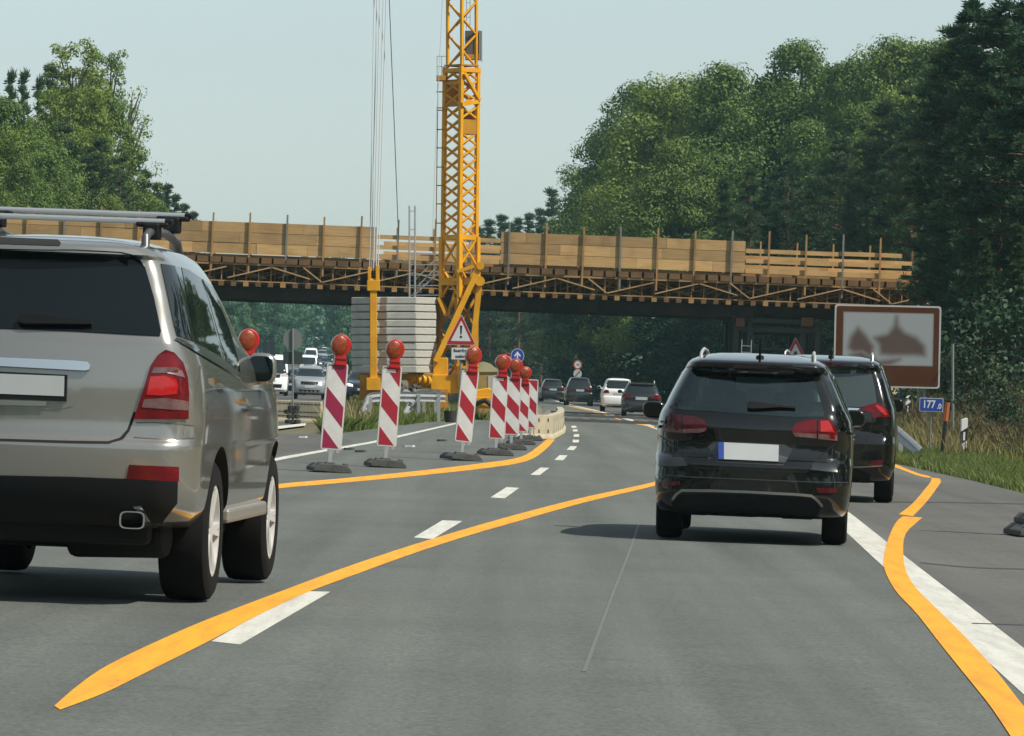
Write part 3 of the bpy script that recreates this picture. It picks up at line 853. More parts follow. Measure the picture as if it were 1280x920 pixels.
def cut_arches(me, arches):
    """arches: (y, z, radius, depth) cut from both sides with a dark liner"""
    o = bpy.data.objects.new('body', me); C.objects.link(o)
    for (y, z, r, x0, x1) in arches:
        for sgn in (-1, 1):
            b = MB(); b.tube((sgn * x0, y, z), (sgn * x1, y, z), r, n=36)
            c = b.build('cutter', m_under)
            md = o.modifiers.new('b', 'BOOLEAN'); md.object = c; md.operation = 'DIFFERENCE'; md.solver = 'EXACT'; md.material_mode = 'TRANSFER'
            dg = bpy.context.evaluated_depsgraph_get()
            nm = bpy.data.meshes.new_from_object(o.evaluated_get(dg)); o.modifiers.clear(); o.data = nm
            bpy.data.objects.remove(c)
    me = o.data; bpy.data.objects.remove(o)
    return me

def pip(x, y, poly):
    c = False; n = len(poly); j = n - 1
    for i in range(n):
        xi, yi = poly[i]; xj, yj = poly[j]
        if (yi > y) != (yj > y) and x < (xj - xi) * (y - yi) / (yj - yi) + xi: c = not c
        j = i
    return c

def round_poly(poly, r, n=5):
    """round the corners of a 2D polygon"""
    out = []; N = len(poly)
    for i in range(N):
        a, b, c = Vector(poly[i - 1]), Vector(poly[i]), Vector(poly[(i + 1) % N])
        u = (a - b); v = (c - b); k = min(r, u.length * .45, v.length * .45)
        p, q = b + u.normalized() * k, b + v.normalized() * k
        for j in range(n + 1):
            t = j / n; out.append(tuple((1 - t) ** 2 * p + 2 * t * (1 - t) * b + t * t * q))
    return out

class Car:
    def __init__(s, name, label, cat, X, Y, th, group=None, tilt=S):
        s.root = empty(name, (X, Y, gz(X, Y) - bank(X, Y) + .003), label, cat, group, (0, tilt, -th))
        s.M = Matrix.Translation(s.root.location) @ Euler(s.root.rotation_euler).to_matrix().to_4x4()
        s.I = s.M.inverted()
    def ray_px(s, x, y):
        o = s.I @ Vector((0, 0, H)); d = (s.I.to_3x3() @ Vector(((x - 640) / F, 1, (HY - y) / F))).normalized()
        return o, d
    def at_plane(s, x, y, ly):
        o, d = s.ray_px(x, y); t = (ly - o.y) / d.y; return o + d * t
    def ray_rear(s, x, z): return Vector((x, -6, z)), Vector((0, 1, 0))
    def ray_front(s, x, z): return Vector((x, 12, z)), Vector((0, -1, 0))
    def ray_side(s, y, z): return Vector((5, y, z)), Vector((-1, 0, 0))
    def set_shell(s, sl, m, arches=(), **kw):
        me = shell(sl, m, **kw)
        bm = bmesh.new(); bm.from_mesh(me); s.bvh = BVHTree.FromBMesh(bm); bm.free()
        if arches: me = cut_arches(me, arches)
        s.me = me; return me
    def finish_shell(s, holes=(), smooth_angle=50):
        """holes: (ray kind, polygon) openings for see-through panes"""
        me = s.me
        if holes:
            bm = bmesh.new(); bm.from_mesh(me); kill = []
            for f in bm.faces:
                c = f.calc_center_median(); nrm = f.normal
                for kind, poly in holes:
                    if kind == 'px':
                        w = s.M @ c; q = px(w); ok = nrm.y < -.05
                    elif kind == 'front': q = (c.x, c.z); ok = nrm.y > .1
                    elif kind == 'side': q = (c.y, c.z); ok = abs(nrm.x) > .3
                    if ok and pip(q[0], q[1], poly): kill.append(f); break
            bmesh.ops.delete(bm, geom=kill, context='FACES'); bm.to_mesh(me); bm.free()
        me.polygons.foreach_set('use_smooth', [True] * len(me.polygons)); me.set_sharp_from_angle(angle=R(smooth_angle))
        o = bpy.data.objects.new('body', me); C.objects.link(o); o.parent = s.root; s.body = o
        return o
    def hit(s, o, d):
        h = s.bvh.ray_cast(o, d)
        if h[0] is None:
            t = (Vector((0, .5, 1)) - o).dot(d); h = s.bvh.find_nearest(o + d * t)
        return h[0], h[1]
    last_flat = None
    def patch(s, name, poly, m, kind='px', off=.006, rnd_=0.0, maxlen=.07, parent=None, mirror=False, depth=None, bulge=0.0, flat=False, tilt=0.0):
        fn = {'px': s.ray_px, 'rear': s.ray_rear, 'front': s.ray_front, 'side': s.ray_side}[kind]
        if rnd_: poly = round_poly(poly, rnd_)
        sc = 1.0
        if kind == 'px': sc = s.root.location.y / F
        P2 = []
        for i in range(len(poly)):
            a, b = Vector(poly[i]), Vector(poly[(i + 1) % len(poly)])
            k = max(1, int((b - a).length * sc / maxlen))
            for j in range(k): P2.append(a + (b - a) * j / k)
        bm = bmesh.new(); vs = [bm.verts.new((p.x, p.y, 0)) for p in P2]; bm.faces.new(vs)
        bmesh.ops.triangulate(bm, faces=bm.faces[:])
        cache = {}
        def H3(v):
            k = (round(v.co.x, 5), round(v.co.y, 5))
            if k not in cache: cache[k] = s.hit(*fn(v.co.x, v.co.y))
            return cache[k]
        for it in range(6):
            es = [e for e in bm.edges if (H3(e.verts[0])[0] - H3(e.verts[1])[0]).length > maxlen * 1.4]
            if not es: break
            bmesh.ops.subdivide_edges(bm, edges=es, cuts=1); bmesh.ops.triangulate(bm, faces=bm.faces[:])
        nr = {}
        bset = {v for e in bm.edges if e.is_boundary for v in e.verts}
        bpts = [v.co.copy() for v in bset]
        if flat:
            pts = np.array([tuple(H3(v)[0]) for v in bm.verts]); A = np.c_[pts[:, 0], pts[:, 2], np.ones(len(pts))]
            sol = np.linalg.lstsq(A, pts[:, 1], rcond=None)[0]; res = (pts[:, 1] - A @ sol).min()
            if flat == 'same': sol, res = s.last_flat
            s.last_flat = (sol, res)
            N = Vector((sol[0], -1, sol[1])).normalized()
        for v in bm.verts:
            dist = 0.0
            if bulge and v not in bset:
                dist = min((v.co - q).length for q in bpts) * sc
            p, n = H3(v)
            if flat:
                p = Vector((p.x, sol[0] * p.x + sol[1] * p.z + sol[2] + res, p.z)); n = N
            e = 0.0
            if tilt:
                zs = [H3(w)[0].z for w in bset] if 'zz' not in cache else None
                if zs: cache['zz'] = (min(zs), max(zs))
                z0, z1 = cache['zz']; e = tilt * (1 - (p.z - z0) / (z1 - z0))
            nr[v] = n; v.co = p + n * e + n * (off + bulge * min(1, dist / .05))
        bm.normal_update()
        be = [e for e in bm.edges if e.is_boundary]
        g = bmesh.ops.extrude_edge_only(bm, edges=be)
        src = {}
        for v in [x for x in g['geom'] if isinstance(x, bmesh.types.BMVert)]:
            # its partner is the linked old boundary vert at the same place
            for e in v.link_edges:
                w = e.other_vert(v)
                if w in nr and (w.co - v.co).length < 1e-6: src[v] = w
        for v, w in src.items(): v.co = w.co - nr[w] * (off + tilt + (depth or .012))
        bmesh.ops.recalc_face_normals(bm, faces=bm.faces)
        # make sure the face normals look outwards
        tot = sum(f.normal.dot(nr.get(f.verts[0], f.normal)) * f.calc_area() for f in bm.faces if all(v in nr for v in f.verts))
        if tot < 0: bmesh.ops.reverse_faces(bm, faces=bm.faces[:])
        me = bpy.data.meshes.new(name); bm.to_mesh(me); bm.free(); me.materials.append(m)
        me.polygons.foreach_set('use_smooth', [True] * len(me.polygons)); me.set_sharp_from_angle(angle=R(35))
        o = bpy.data.objects.new(name, me); C.objects.link(o); o.parent = parent or s.root
        if mirror:
            m2 = me.copy(); m2.transform(Matrix.Scale(-1, 4, (1, 0, 0))); m2.flip_normals()
            o2 = bpy.data.objects.new(name, m2); C.objects.link(o2); o2.parent = parent or s.root
            return o, o2
        return o
    def wheel(s, x, y, r, w, spokes=5, rim=None, rr=.66):
        sg = 1 if x > 0 else -1
        b = MB(); e = .06 * r
        b.lathe([(r * rr, -w / 2), (r * .9, -w / 2), (r * .975, -w / 2 + .02), (r, -w / 2 + .06), (r * 1.003, 0), (r, w / 2 - .06), (r * .975, w / 2 - .02), (r * .9, w / 2), (r * rr, w / 2)], (x, y, r), (1, 0, 0), 40)
        t = b.build('wheel', m_tyre, s.root, smooth=True)
        b = MB(); xo = x + sg * (w / 2 - .02)
        b.lathe([(r * rr + .005, -sg * .12), (r * rr + .005, sg * .012), (r * rr - .025, sg * .012), (r * rr - .03, -sg * .12)], (xo, y, r), (1, 0, 0), 36)
        b.lathe([(.001, 0), (.075, 0), (.07, sg * .02), (.001, sg * .02)], (xo - sg * .02, y, r), (1, 0, 0), 18)
        for k in range(spokes):
            for dd in (-.13, .13):
                a = 2 * math.pi * k / spokes + dd * .8; a0 = 2 * math.pi * k / spokes + dd * .5
                b.bar((xo - sg * .02, y + math.cos(a0) * .05, r + math.sin(a0) * .05), (xo - sg * .006, y + math.cos(a) * (r * rr - .015), r + math.sin(a) * (r * rr - .015)), .035, .04, up=(1, 0, 0))
        b.build('rim', rim or m_rim, t, smooth=True)
        b = MB(); b.lathe([(.001, 0), (r * rr - .03, 0), (r * rr - .03, sg * .01), (.001, sg * .01)], (xo - sg * .1, y, r), (1, 0, 0), 24); b.build('brake_disc', m_under, t)
        return t
    def mirror(s, x, y, z, w=.24, h=.17, d=.13, m=None):
        sg = 1 if x > 0 else -1
        bm = bmesh.new(); bmesh.ops.create_uvsphere(bm, u_segments=20, v_segments=12, radius=1)
        for v in bm.verts:
            c = v.co; 
            f = lambda t, p: math.copysign(abs(t) ** p, t)
            yy = f(c.y, .8)
            if yy < 0: yy *= .25
            v.co = Vector((x + f(c.x, .7) * w / 2, y + yy * d, z + f(c.z, .7) * h / 2))
        me = bpy.data.meshes.new('wing_mirror'); bm.to_mesh(me); bm.free(); me.materials.append(m)
        me.polygons.foreach_set('use_smooth', [True] * len(me.polygons))
        o = bpy.data.objects.new('wing_mirror', me); C.objects.link(o); o.parent = s.root
        b = MB(); pts = []
        for i in range(24):
            t = 2 * math.pi * i / 24; f = lambda t, p: math.copysign(abs(t) ** p, t)
            pts.append((f(math.cos(t), .6) * w * .42, f(math.sin(t), .6) * h * .40))
        b.prism(pts, Matrix.Translation((x, y - .25 * d - .022, z)) @ Matrix.Rotation(R(90), 4, 'X'), -.02)
        b.build('mirror_glass', m_mirrorglass, o)
        b = MB(); b.bar((x - sg * w * .42, y + .04, z - h * .2), (x - sg * (w * .42 + .12), y + .08, z - h * .3), .06, .06); b.build('mirror_arm', m, o)
        return o
    def obox(s, name, c, size, m, parent=None, bevel=.006, rot=None):
        b = MB(); b.box(c, size, rot); return b.build(name, m, parent or s.root, bevel=bevel)

# ---- SUV on the left
def build_suv():
    D = 27.4; X = (28 - 640) / F * D
    c = Car('suv', 'silver beige SUV with roof rails and black rear bumper driving at the left edge', 'car', X, D, math.atan(.068))
    pt = paint('silver beige', (.32, .314, .286), metal=.7, rough=.25)
    sl = [  # z, yr, yf, w, rcx, rcy, fcx, fcy, bulge
        (.46, .34, 4.55, .86, .25, .3, .3, .4, .05), (.50, .16, 4.65, .90, .26, .3, .3, .45, .06), (.58, .06, 4.75, .945, .26, .3, .35, .5, .08),
        (.74, .01, 4.8, .96, .26, .32, .35, .55, .10), (.92, .0, 4.8, .965, .25, .32, .35, .55, .10), (.955, .012, 4.8, .968, .25, .32, .35, .55, .10),
        (.985, .045, 4.78, .968, .23, .32, .35, .6, .10), (1.08, .06, 4.75, .968, .20, .34, .35, .6, .10), (1.26, .062, 4.66, .962, .19, .36, .38, .7, .09), (1.38, .075, 4.3, .945, .18, .38, .45, .7, .08),
        (1.47, .088, 3.6, .92, .17, .4, .45, .6, .07), (1.54, .10, 3.25, .895, .16, .4, .45, .5, .06), (1.60, .125, 3.12, .87, .15, .4, .42, .46, .06),
        (1.85, .29, 2.75, .785, .14, .36, .40, .45, .06), (2.03, .38, 2.45, .70, .13, .3, .38, .45, .06), (2.055, .31, 2.40, .675, .13, .28, .36, .4, .10),
        (2.09, .32, 2.2, .635, .16, .28, .3, .4, .12), (2.13, .50, 2.0, .53, .2, .3, .3, .4, .1), (2.16, .8, 1.8, .38, .2, .3, .3, .4, .1), (2.172, 1.0, 1.6, .24, .15, .2, .2, .3, .05)]
    ax = 1.17; ay = ax + 2.9; rw = .425
    c.set_shell(sl, pt, [(ax, rw + .01, rw + .075, .55, 1.3), (ay, rw + .01, rw + .075, .55, 1.3)])
    c.finish_shell()
    q = lambda L, x0, y0, k: [(x0 + a / k, y0 + b / k) for a, b in L]
    K1 = 1142 / 360
    z1 = lambda L: q(L, 0, 230, K1); z2 = lambda L: q(L, 0, 480, K1)
    Kc = 581 / 240; z3 = lambda L: q(L, 120, 380, Kc)
    # glass and pillars
    c.patch('rear_window', [(-115, 305)] + z1([(0, 258), (300, 262), (480, 272), (545, 288), (575, 330), (610, 450), (638, 585), (634, 603), (560, 600), (300, 585), (0, 573)]) + [(-135, 405)], m_priv, off=.008)
    c.patch('side_window', z1([(636, 318), (690, 326), (758, 622), (700, 603), (688, 560)]), m_glass, off=.007, mirror=True)
    c.patch('side_window', z1([(716, 332), (745, 342), (795, 375), (880, 690), (775, 632)]), m_glass, off=.007, mirror=True)
    c.patch('side_window', z1([(800, 378), (830, 400), (865, 470), (910, 590), (945, 712), (950, 752), (892, 697)]), m_glass, off=.007, mirror=True)
    c.patch('pillar_trim', z1([(692, 328), (714, 332), (773, 630), (760, 624)]), m_gloss, off=.005, mirror=True)
    c.patch('pillar_trim', z1([(797, 376), (800, 378), (891, 696), (882, 691)]), m_gloss, off=.005, mirror=True)
    c.patch('waist_trim', z1([(697, 610), (770, 640), (890, 708), (950, 765), (950, 772), (885, 716), (768, 648), (690, 618)]), m_chrome, off=.01, maxlen=.1, mirror=True)
    c.patch('windscreen', [(-.70, 1.62), (-.60, 2.05), (.60, 2.05), (.70, 1.62)], m_glass, 'front', off=.006, rnd_=.06)
    # tail lamps
    lamp = z1([(655, 658), (685, 670), (718, 710), (735, 770), (740, 830), (738, 932), (530, 932), (560, 840), (598, 720), (625, 680)])
    l, l2 = c.patch('tail_lamp', lamp, m_red, off=.02, depth=.03, mirror=True)
    for nm, poly, mm, rt in (('lens_band', z1([(612, 728), (690, 728), (712, 742), (724, 770), (660, 750), (600, 752)]), m_lampp, 1), ('lens_band', z2([(572, 60), (662, 55), (735, 68), (738, 105), (562, 92)]), m_lampp, 1),
                         ('lens_glow', z1([(597, 765), (652, 762), (690, 775), (700, 800), (695, 832), (640, 838), (580, 835)]), m_red_hi, 1)):
        a, a2 = c.patch(nm, poly, mm, off=.024, depth=.005, mirror=True); a.parent = l; a2.parent = l2
    # tailgate seam, chrome bar, plate, wiper, bumper
    seam = lambda L, w: [(x, y) for x, y in L] + [(x + w[0], y + w[1]) for x, y in L[::-1]]
    c.patch('tailgate_seam', z2([(0, 217), (300, 226), (430, 228), (475, 214), (505, 180), (530, 110), (540, 112), (514, 186), (482, 222), (432, 237), (300, 235), (0, 226)]), m_under, off=.003, maxlen=.06)
    c.patch('chrome_handle', [(-70, 447)] + z1([(0, 690), (300, 703), (350, 708), (360, 722), (355, 738), (340, 742), (0, 724)]) + [(-70, 457)], m_chrome, off=.03, depth=.045)
    c.patch('plate_recess', [(-85, 461)] + z1([(0, 742), (330, 750), (345, 760), (290, 880), (220, 895), (0, 890)]) + [(-85, 508)], pt, off=.004)
    pf = c.patch('number_plate', [(-45, 463)] + z1([(0, 744), (268, 757), (265, 862), (0, 852)]) + [(-45, 498)], m_trim, off=.012, depth=.06, flat=True)
    a = c.patch('plate_face', [(-40, 465)] + z1([(0, 752), (258, 762), (256, 842), (0, 832)]) + [(-40, 493)], m_plate, off=.015, flat='same', depth=.002); a.parent = pf
    c.patch('plate_trim', [(-45, 499)] + z1([(0, 856), (186, 862), (184, 880), (0, 876)]) + [(-45, 504)], m_chrome, off=.02)
    c.patch('rear_wiper', z1([(75, 540), (95, 530), (130, 530), (250, 545), (360, 556), (364, 568), (250, 566), (100, 566), (75, 558)]), mat('wiper black', (.0025, .0025, .003), .5, spec=.2), off=.04, depth=.05)
    c.patch('spoiler_shadow_gap', [(-100, 296)] + z1([(0, 212), (230, 222), (242, 236), (236, 246), (0, 238)]) + [(-100, 301)], m_under, off=.004)
    rib = lambda L, w: [(a, b - w / 2) for a, b in L] + [(a, b + w / 2) for a, b in L[::-1]]
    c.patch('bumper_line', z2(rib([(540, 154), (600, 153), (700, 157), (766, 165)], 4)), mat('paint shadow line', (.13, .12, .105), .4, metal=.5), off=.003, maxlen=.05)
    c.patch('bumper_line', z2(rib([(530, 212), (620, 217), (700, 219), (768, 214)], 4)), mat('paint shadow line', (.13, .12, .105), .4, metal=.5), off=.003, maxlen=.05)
    r1, r2 = c.patch('reflector', z2([(512, 320), (705, 328), (705, 386), (500, 375)]), m_red, off=.012, mirror=True)
    c.patch('lower_bumper', [(-130, 592)] + z2([(0, 362), (300, 368), (500, 376), (700, 386), (698, 470), (640, 545), (600, 545), (560, 480), (300, 500), (0, 500)]) + [(-130, 640)], m_trim, off=.014)
    c.patch('bumper_skid', [(-130, 636)] + z2([(0, 470), (300, 470), (520, 480), (600, 560), (730, 600), (600, 600), (0, 600)]) + [(-130, 670)], m_under, off=.006)
    # exhaust, underbody, wheels
    b = MB(); e = c.at_plane(166, 650, .12)
    prof = []
    for i in range(20):
        t = 2 * math.pi * i / 20; f = lambda t, p: math.copysign(abs(t) ** p, t); prof.append((f(math.cos(t), .5) * .075, f(math.sin(t), .5) * .052))
    for k, (g, y) in enumerate(((1, -.03), (1, .3), (.86, .3), (.86, -.03))):
        b.v += [(e.x + p[0] * g, e.y + y, e.z + p[1] * g) for p in prof]
    for k in range(4):
        for i in range(20):
            j = (i + 1) % 20; b.f.append((k * 20 + i, k * 20 + j, ((k + 1) % 4) * 20 + j, ((k + 1) % 4) * 20 + i)); b.m.append(0)
    ex = b.build('exhaust_pipe', m_chrome, c.root, smooth=True)
    b = MB(); b.box((e.x, e.y + .12, e.z), (.12, .02, .08)); b.build('pipe_inside', m_under, ex)
    b = MB(); b.box((0, 2.6, .42), (1.4, 3.9, .22)); b.box((.12, .75, .47), (1.1, .85, .24)); b.tube((.15, .72, .38), (.75, .62, .40), .13, n=14); b.build('underbody', m_under, c.root, bevel=.04)
    for x in (-.81, .81):
        for y in (ax, ay): c.wheel(x, y, rw, .29)
    # roof rails, cross bars, mirrors, handles, sill
    for sg in (-1, 1):
        b = MB(); xs = .545 * sg
        b.path([(xs, .62, 2.06), (xs, .66, 2.17), (xs, .78, 2.20), (xs * .99, 1.5, 2.215), (xs * .97, 2.1, 2.18), (xs * .96, 2.3, 2.08)], .026, n=10); b.build('roof_rail', mat('rail grey', (.11, .115, .12), .4, metal=.6), c.root, smooth=True)
    for yy, zz in ((.90, 2.27), (1.75, 2.335)):
        b = MB(); b.box((0, yy, zz), (1.27, .075, .034)); cb = b.build('cross_bar', mat('bar aluminium', (.66, .67, .68), .3, metal=.8), c.root, bevel=.012)
        for sg in (-1, 1):
            b = MB(); b.box((sg * .645, yy, zz), (.05, .08, .034)); b.build('end_cap', m_trim, cb, bevel=.01)
            b = MB(); b.box((sg * .545, yy, zz - .06), (.10, .12, .10)); b.box((sg * .55, yy, zz - .02), (.2, .1, .03)); b.build('bar_foot', m_trim, cb, bevel=.012)
    mp = c.at_plane(327, 461, 2.9)
    for sg in (-1, 1): c.mirror(mp.x * sg, 2.9, mp.z, .19, .205, .17, pt)
    hl = c.patch('headlamp', [(.52, 1.12), (.56, 1.32), (.86, 1.36), (.90, 1.18)], m_lampw, 'front', off=.01, mirror=True)
    c.patch('grille', [(-.36, 1.0), (-.42, 1.32), (.42, 1.32), (.36, 1.0)], m_trim, 'front', off=.01)
    for L in (z1([(845, 770), (875, 782), (884, 800), (870, 806), (850, 790)]), z1([(950, 850), (975, 858), (985, 872), (972, 880), (955, 868)])):
        c.patch('door_handle', L, pt, off=.035, depth=.04, maxlen=.04, mirror=True)
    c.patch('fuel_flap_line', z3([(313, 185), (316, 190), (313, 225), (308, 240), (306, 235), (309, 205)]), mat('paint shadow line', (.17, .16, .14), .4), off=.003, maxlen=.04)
    for sg in (-1, 1):
        b = MB(); b.box((.93 * sg, 2.62, .50), (.10, 1.9, .09)); b.build('side_step', mat('sill metal', (.36, .34, .30), .35, metal=.5), c.root, bevel=.02)
    return c
build_suv()
def qmap(L, x0, y0, k): return [(x0 + a / k, y0 + b / k) for a, b in L]
def ribbon(pts, t):
    """thin band polygon of thickness t along a polyline"""
    up, lo = [], []
    for i, p in enumerate(pts):
        a = Vector(pts[max(i - 1, 0)]); b = Vector(pts[min(i + 1, len(pts) - 1)]); d = (b - a).normalized(); n = Vector((-d.y, d.x)) * t / 2
        up.append((p[0] + n.x, p[1] + n.y)); lo.append((p[0] - n.x, p[1] - n.y))
    return up + lo[::-1]

m_seat = mat('grey seat cloth', (.20, .22, .22), .9, nscale=8, namt=.2)
m_headrest = mat('light headrest cloth', (.50, .54, .54), .9)
m_cabin = mat('cabin lining', (.16, .17, .17), .9)

def build_golf():
    D = 43.0; X = (937 - 640) / F * D
    c = Car('estate_car', 'black estate car with roof rails and a blue striped blank plate in the right lane', 'car', X, D, .068)
    pt = mat('paint black', (.0035, .004, .0038), .22, coat=1.0, spec=.2)
    sl = [(.24, .30, 4.2, .80, .2, .25, .3, .4, .04), (.27, .14, 4.3, .84, .2, .25, .3, .4, .05), (.34, .05, 4.45, .875, .2, .28, .3, .5, .08), (.47, .0, 4.55, .893, .2, .30, .3, .5, .10), (.56, .0, 4.55, .90, .2, .32, .3, .5, .11),
          (.70, .0, 4.55, .906, .24, .42, .3, .6, .13), (.745, .012, 4.55, .908, .25, .44, .3, .6, .13), (.80, .075, 4.52, .908, .25, .46, .3, .6, .12), (.92, .085, 4.5, .907, .24, .48, .3, .6, .12), (1.04, .085, 4.4, .902, .23, .48, .35, .6, .11), (1.13, .10, 4.2, .89, .22, .48, .4, .6, .10),
          (1.20, .14, 3.5, .862, .20, .46, .4, .5, .08), (1.24, .17, 3.3, .835, .14, .40, .4, .45, .06), (1.30, .21, 3.15, .81, .13, .4, .4, .45, .05), (1.50, .36, 2.7, .715, .13, .36, .35, .4, .05), (1.575, .41, 2.5, .675, .13, .34, .35, .4, .06),
          (1.60, .30, 2.45, .66, .12, .34, .35, .4, .10), (1.635, .28, 2.35, .64, .12, .34, .35, .4, .12), (1.665, .34, 2.2, .61, .14, .34, .3, .4, .12), (1.70, .62, 2.0, .54, .16, .3, .3, .4, .1), (1.735, 1.0, 1.8, .40, .16, .3, .3, .4, .08), (1.745, 1.2, 1.6, .25, .12, .2, .2, .3, .04)]
    ax, rw = .85, .345
    c.set_shell(sl, pt, [(ax, rw, rw + .06, .55, 1.2), (ax + 2.65, rw, rw + .06, .55, 1.2)])
    g = lambda L: qmap(L, 780, 420, 3.2861)
    win = g([(278, 141), (400, 150), (600, 156), (770, 166), (800, 230), (822, 318), (820, 332), (700, 333), (500, 322), (350, 309), (203, 301), (203, 294), (235, 230)])
    hole = g([(295, 158), (400, 166), (600, 172), (755, 182), (785, 240), (802, 312), (700, 316), (500, 306), (350, 293), (235, 286), (262, 220)])
    ws = [(-.66, 1.27), (-.54, 1.55), (.54, 1.55), (.66, 1.27)]
    side1 = [(.75, 1.28), (.98, 1.52), (1.5, 1.55), (1.55, 1.27)]; side2 = [(1.62, 1.26), (1.62, 1.55), (2.2, 1.55), (2.95, 1.27)]
    c.finish_shell([('px', hole), ('front', ws), ('side', side1), ('side', side2)])
    c.patch('rear_window', win, m_glass_t, off=.005, depth=.0)
    c.patch('windscreen', [(-.74, 1.235), (-.6, 1.59), (.6, 1.59), (.74, 1.235)], m_glass_t, 'front', off=.005, depth=.0)
    for q in (side1, side2):
        cy = sum(a for a, b in q) / 4; cz = sum(b for a, b in q) / 4
        c.patch('side_window', [(cy + (a - cy) * 1.08, cz + (b - cz) * 1.1) for a, b in q], m_glass_t, 'side', off=.005, depth=.0, mirror=True)
    c.patch('spoiler_underside', g([(272, 132), (282, 118), (330, 112), (500, 112), (690, 122), (772, 142), (772, 165), (600, 155), (400, 149), (280, 140)]), m_gloss, off=.004)
    c.patch('brake_light', g([(450, 118), (600, 122), (600, 142), (450, 138)]), mat('unlit brake light', (.03, .004, .006), .2, coat=1), off=.008)
    c.patch('rear_wiper', g([(506, 282), (515, 277), (560, 280), (640, 291), (703, 299), (703, 304), (640, 301), (560, 306), (520, 307), (506, 303)]), mat('wiper black', (.0025, .0025, .003), .5, spec=.2), off=.035, depth=.04)
    # lamps
    a = c.patch('tail_lamp', g([(164, 372), (178, 338), (194, 320), (238, 326), (238, 397), (162, 393)]), m_red_d, off=.016, depth=.03)
    b = c.patch('lens_band', g([(163, 376), (238, 382), (238, 397), (162, 392)]), m_lampp, off=.019, depth=.004); b.parent = a
    a = c.patch('tail_lamp', g([(242, 327), (300, 332), (333, 348), (343, 368), (337, 388), (310, 397), (242, 397)]), m_red_d, off=.016, depth=.03)
    b = c.patch('lens_band', g([(242, 382), (341, 378), (334, 391), (310, 397), (242, 397)]), m_lampp, off=.019, depth=.004); b.parent = a
    a = c.patch('tail_lamp', g([(688, 388), (700, 366), (718, 355), (750, 349), (790, 346), (790, 420), (702, 412)]), m_red, off=.016, depth=.03)
    b = c.patch('lens_band', g([(692, 396), (790, 402), (790, 420), (702, 412)]), m_lampp, off=.019, depth=.004); b.parent = a
    a = c.patch('tail_lamp', g([(796, 346), (835, 343), (852, 352), (866, 378), (874, 405), (872, 431), (796, 422)]), m_red, off=.016, depth=.03)
    b = c.patch('lens_band', g([(796, 402), (872, 408), (872, 430), (796, 422)]), m_lampp, off=.019, depth=.004); b.parent = a
    b = c.patch('lens_glow', g([(806, 350), (838, 350), (852, 372), (860, 396), (806, 392)]), m_red_hi, off=.019, depth=.004); b.parent = a
    # plate, emblem recess, seams
    c.patch('plate_recess', g([(346, 452), (368, 434), (500, 436), (660, 446), (692, 464), (655, 532), (380, 518)]), mat('paint black recess', (.03, .033, .034), .35, coat=.5), off=.003)
    p = c.patch('number_plate', g([(388, 437), (636, 449), (634, 517), (388, 506)]), m_plate, off=.012, depth=.06, flat=True)
    b = c.patch('plate_strip', g([(388, 437), (411, 438), (411, 507), (388, 506)]), m_blue, off=.0145, depth=.002, flat='same'); b.parent = p
    c.patch('tailgate_seam', g(ribbon([(146, 408), (240, 470), (272, 532), (300, 541), (500, 549), (740, 560), (762, 552), (790, 508), (870, 440)], 3.2)), m_under, off=.002, maxlen=.05)
    c.patch('bumper_crease', g(ribbon([(112, 565), (250, 578), (500, 588), (770, 600), (925, 602)], 4)), mat('crease grey', (.03, .036, .038), .3, coat=1), off=.006, maxlen=.06)
    lp = mat('paint black sky highlight', (.012, .014, .015), .16, coat=1)  # ledge paint lightened to carry the highlight of the sky
    c.patch('bumper_ledge', g([(148, 484), (238, 488), (262, 532), (160, 540)]), lp, off=.002, tilt=.05)
    c.patch('bumper_ledge', g([(762, 548), (786, 512), (868, 512), (866, 560)]), lp, off=.002, tilt=.05)
    c.patch('reflector', g([(145, 601), (228, 597), (230, 613), (150, 617)]), m_red_d, off=.01)
    c.patch('reflector', g([(788, 625), (868, 624), (877, 642), (800, 646)]), m_red_d, off=.01)
    c.patch('chrome_strip', g(ribbon([(200, 670), (214, 650), (238, 634), (350, 635), (500, 640), (700, 650), (768, 656), (792, 672), (815, 698)], 10)), mat('dim chrome', (.35, .37, .38), .25, metal=1), off=.014, maxlen=.06)
    c.patch('diffuser', g([(196, 690), (224, 652), (350, 646), (500, 651), (700, 661), (775, 668), (806, 700), (800, 735), (500, 742), (230, 730)]), m_trim, off=.006)
    for L in ([(893, 378), (914, 378), (918, 386), (896, 388)], [(918, 396), (938, 404), (938, 410), (920, 406)]):
        c.patch('door_handle', g(L), pt, off=.03, depth=.035, maxlen=.04, mirror=True)
    # roof furniture
    for sg in (-1, 1):
        b = MB(); xs = .515 * sg
        b.path([(xs * 1.02, .64, 1.66), (xs * 1.02, .72, 1.725), (xs, .86, 1.755), (xs, 1.3, 1.77), (xs * .98, 2.0, 1.755), (xs * .96, 2.25, 1.70)], .015, n=10); b.build('roof_rail', mat('rail satin', (.55, .56, .56), .45, metal=.6), c.root, smooth=True)
    b = MB(); b.path([(.02, .60, 1.66), (.02, .50, 1.80), (.02, .46, 1.87)], [.014, .01, .006], n=6); b.lathe([(.001, 0), (.045, 0), (.035, .05), (.001, .06)], (.02, .62, 1.67), (0, 0, 1), 12); b.build('roof_antenna', m_trim, c.root, smooth=True)
    ml = c.at_plane(817.5, 512, 2.85); mr = c.at_plane(1067.5, 523, 2.85)
    c.mirror(ml.x, 2.85, ml.z, .22, .165, .15, pt); c.mirror(mr.x, 2.85, mr.z, .22, .165, .15, pt)
    for x in (-.765, .765):
        for y in (ax, ax + 2.65): c.wheel(x, y, rw, .235)
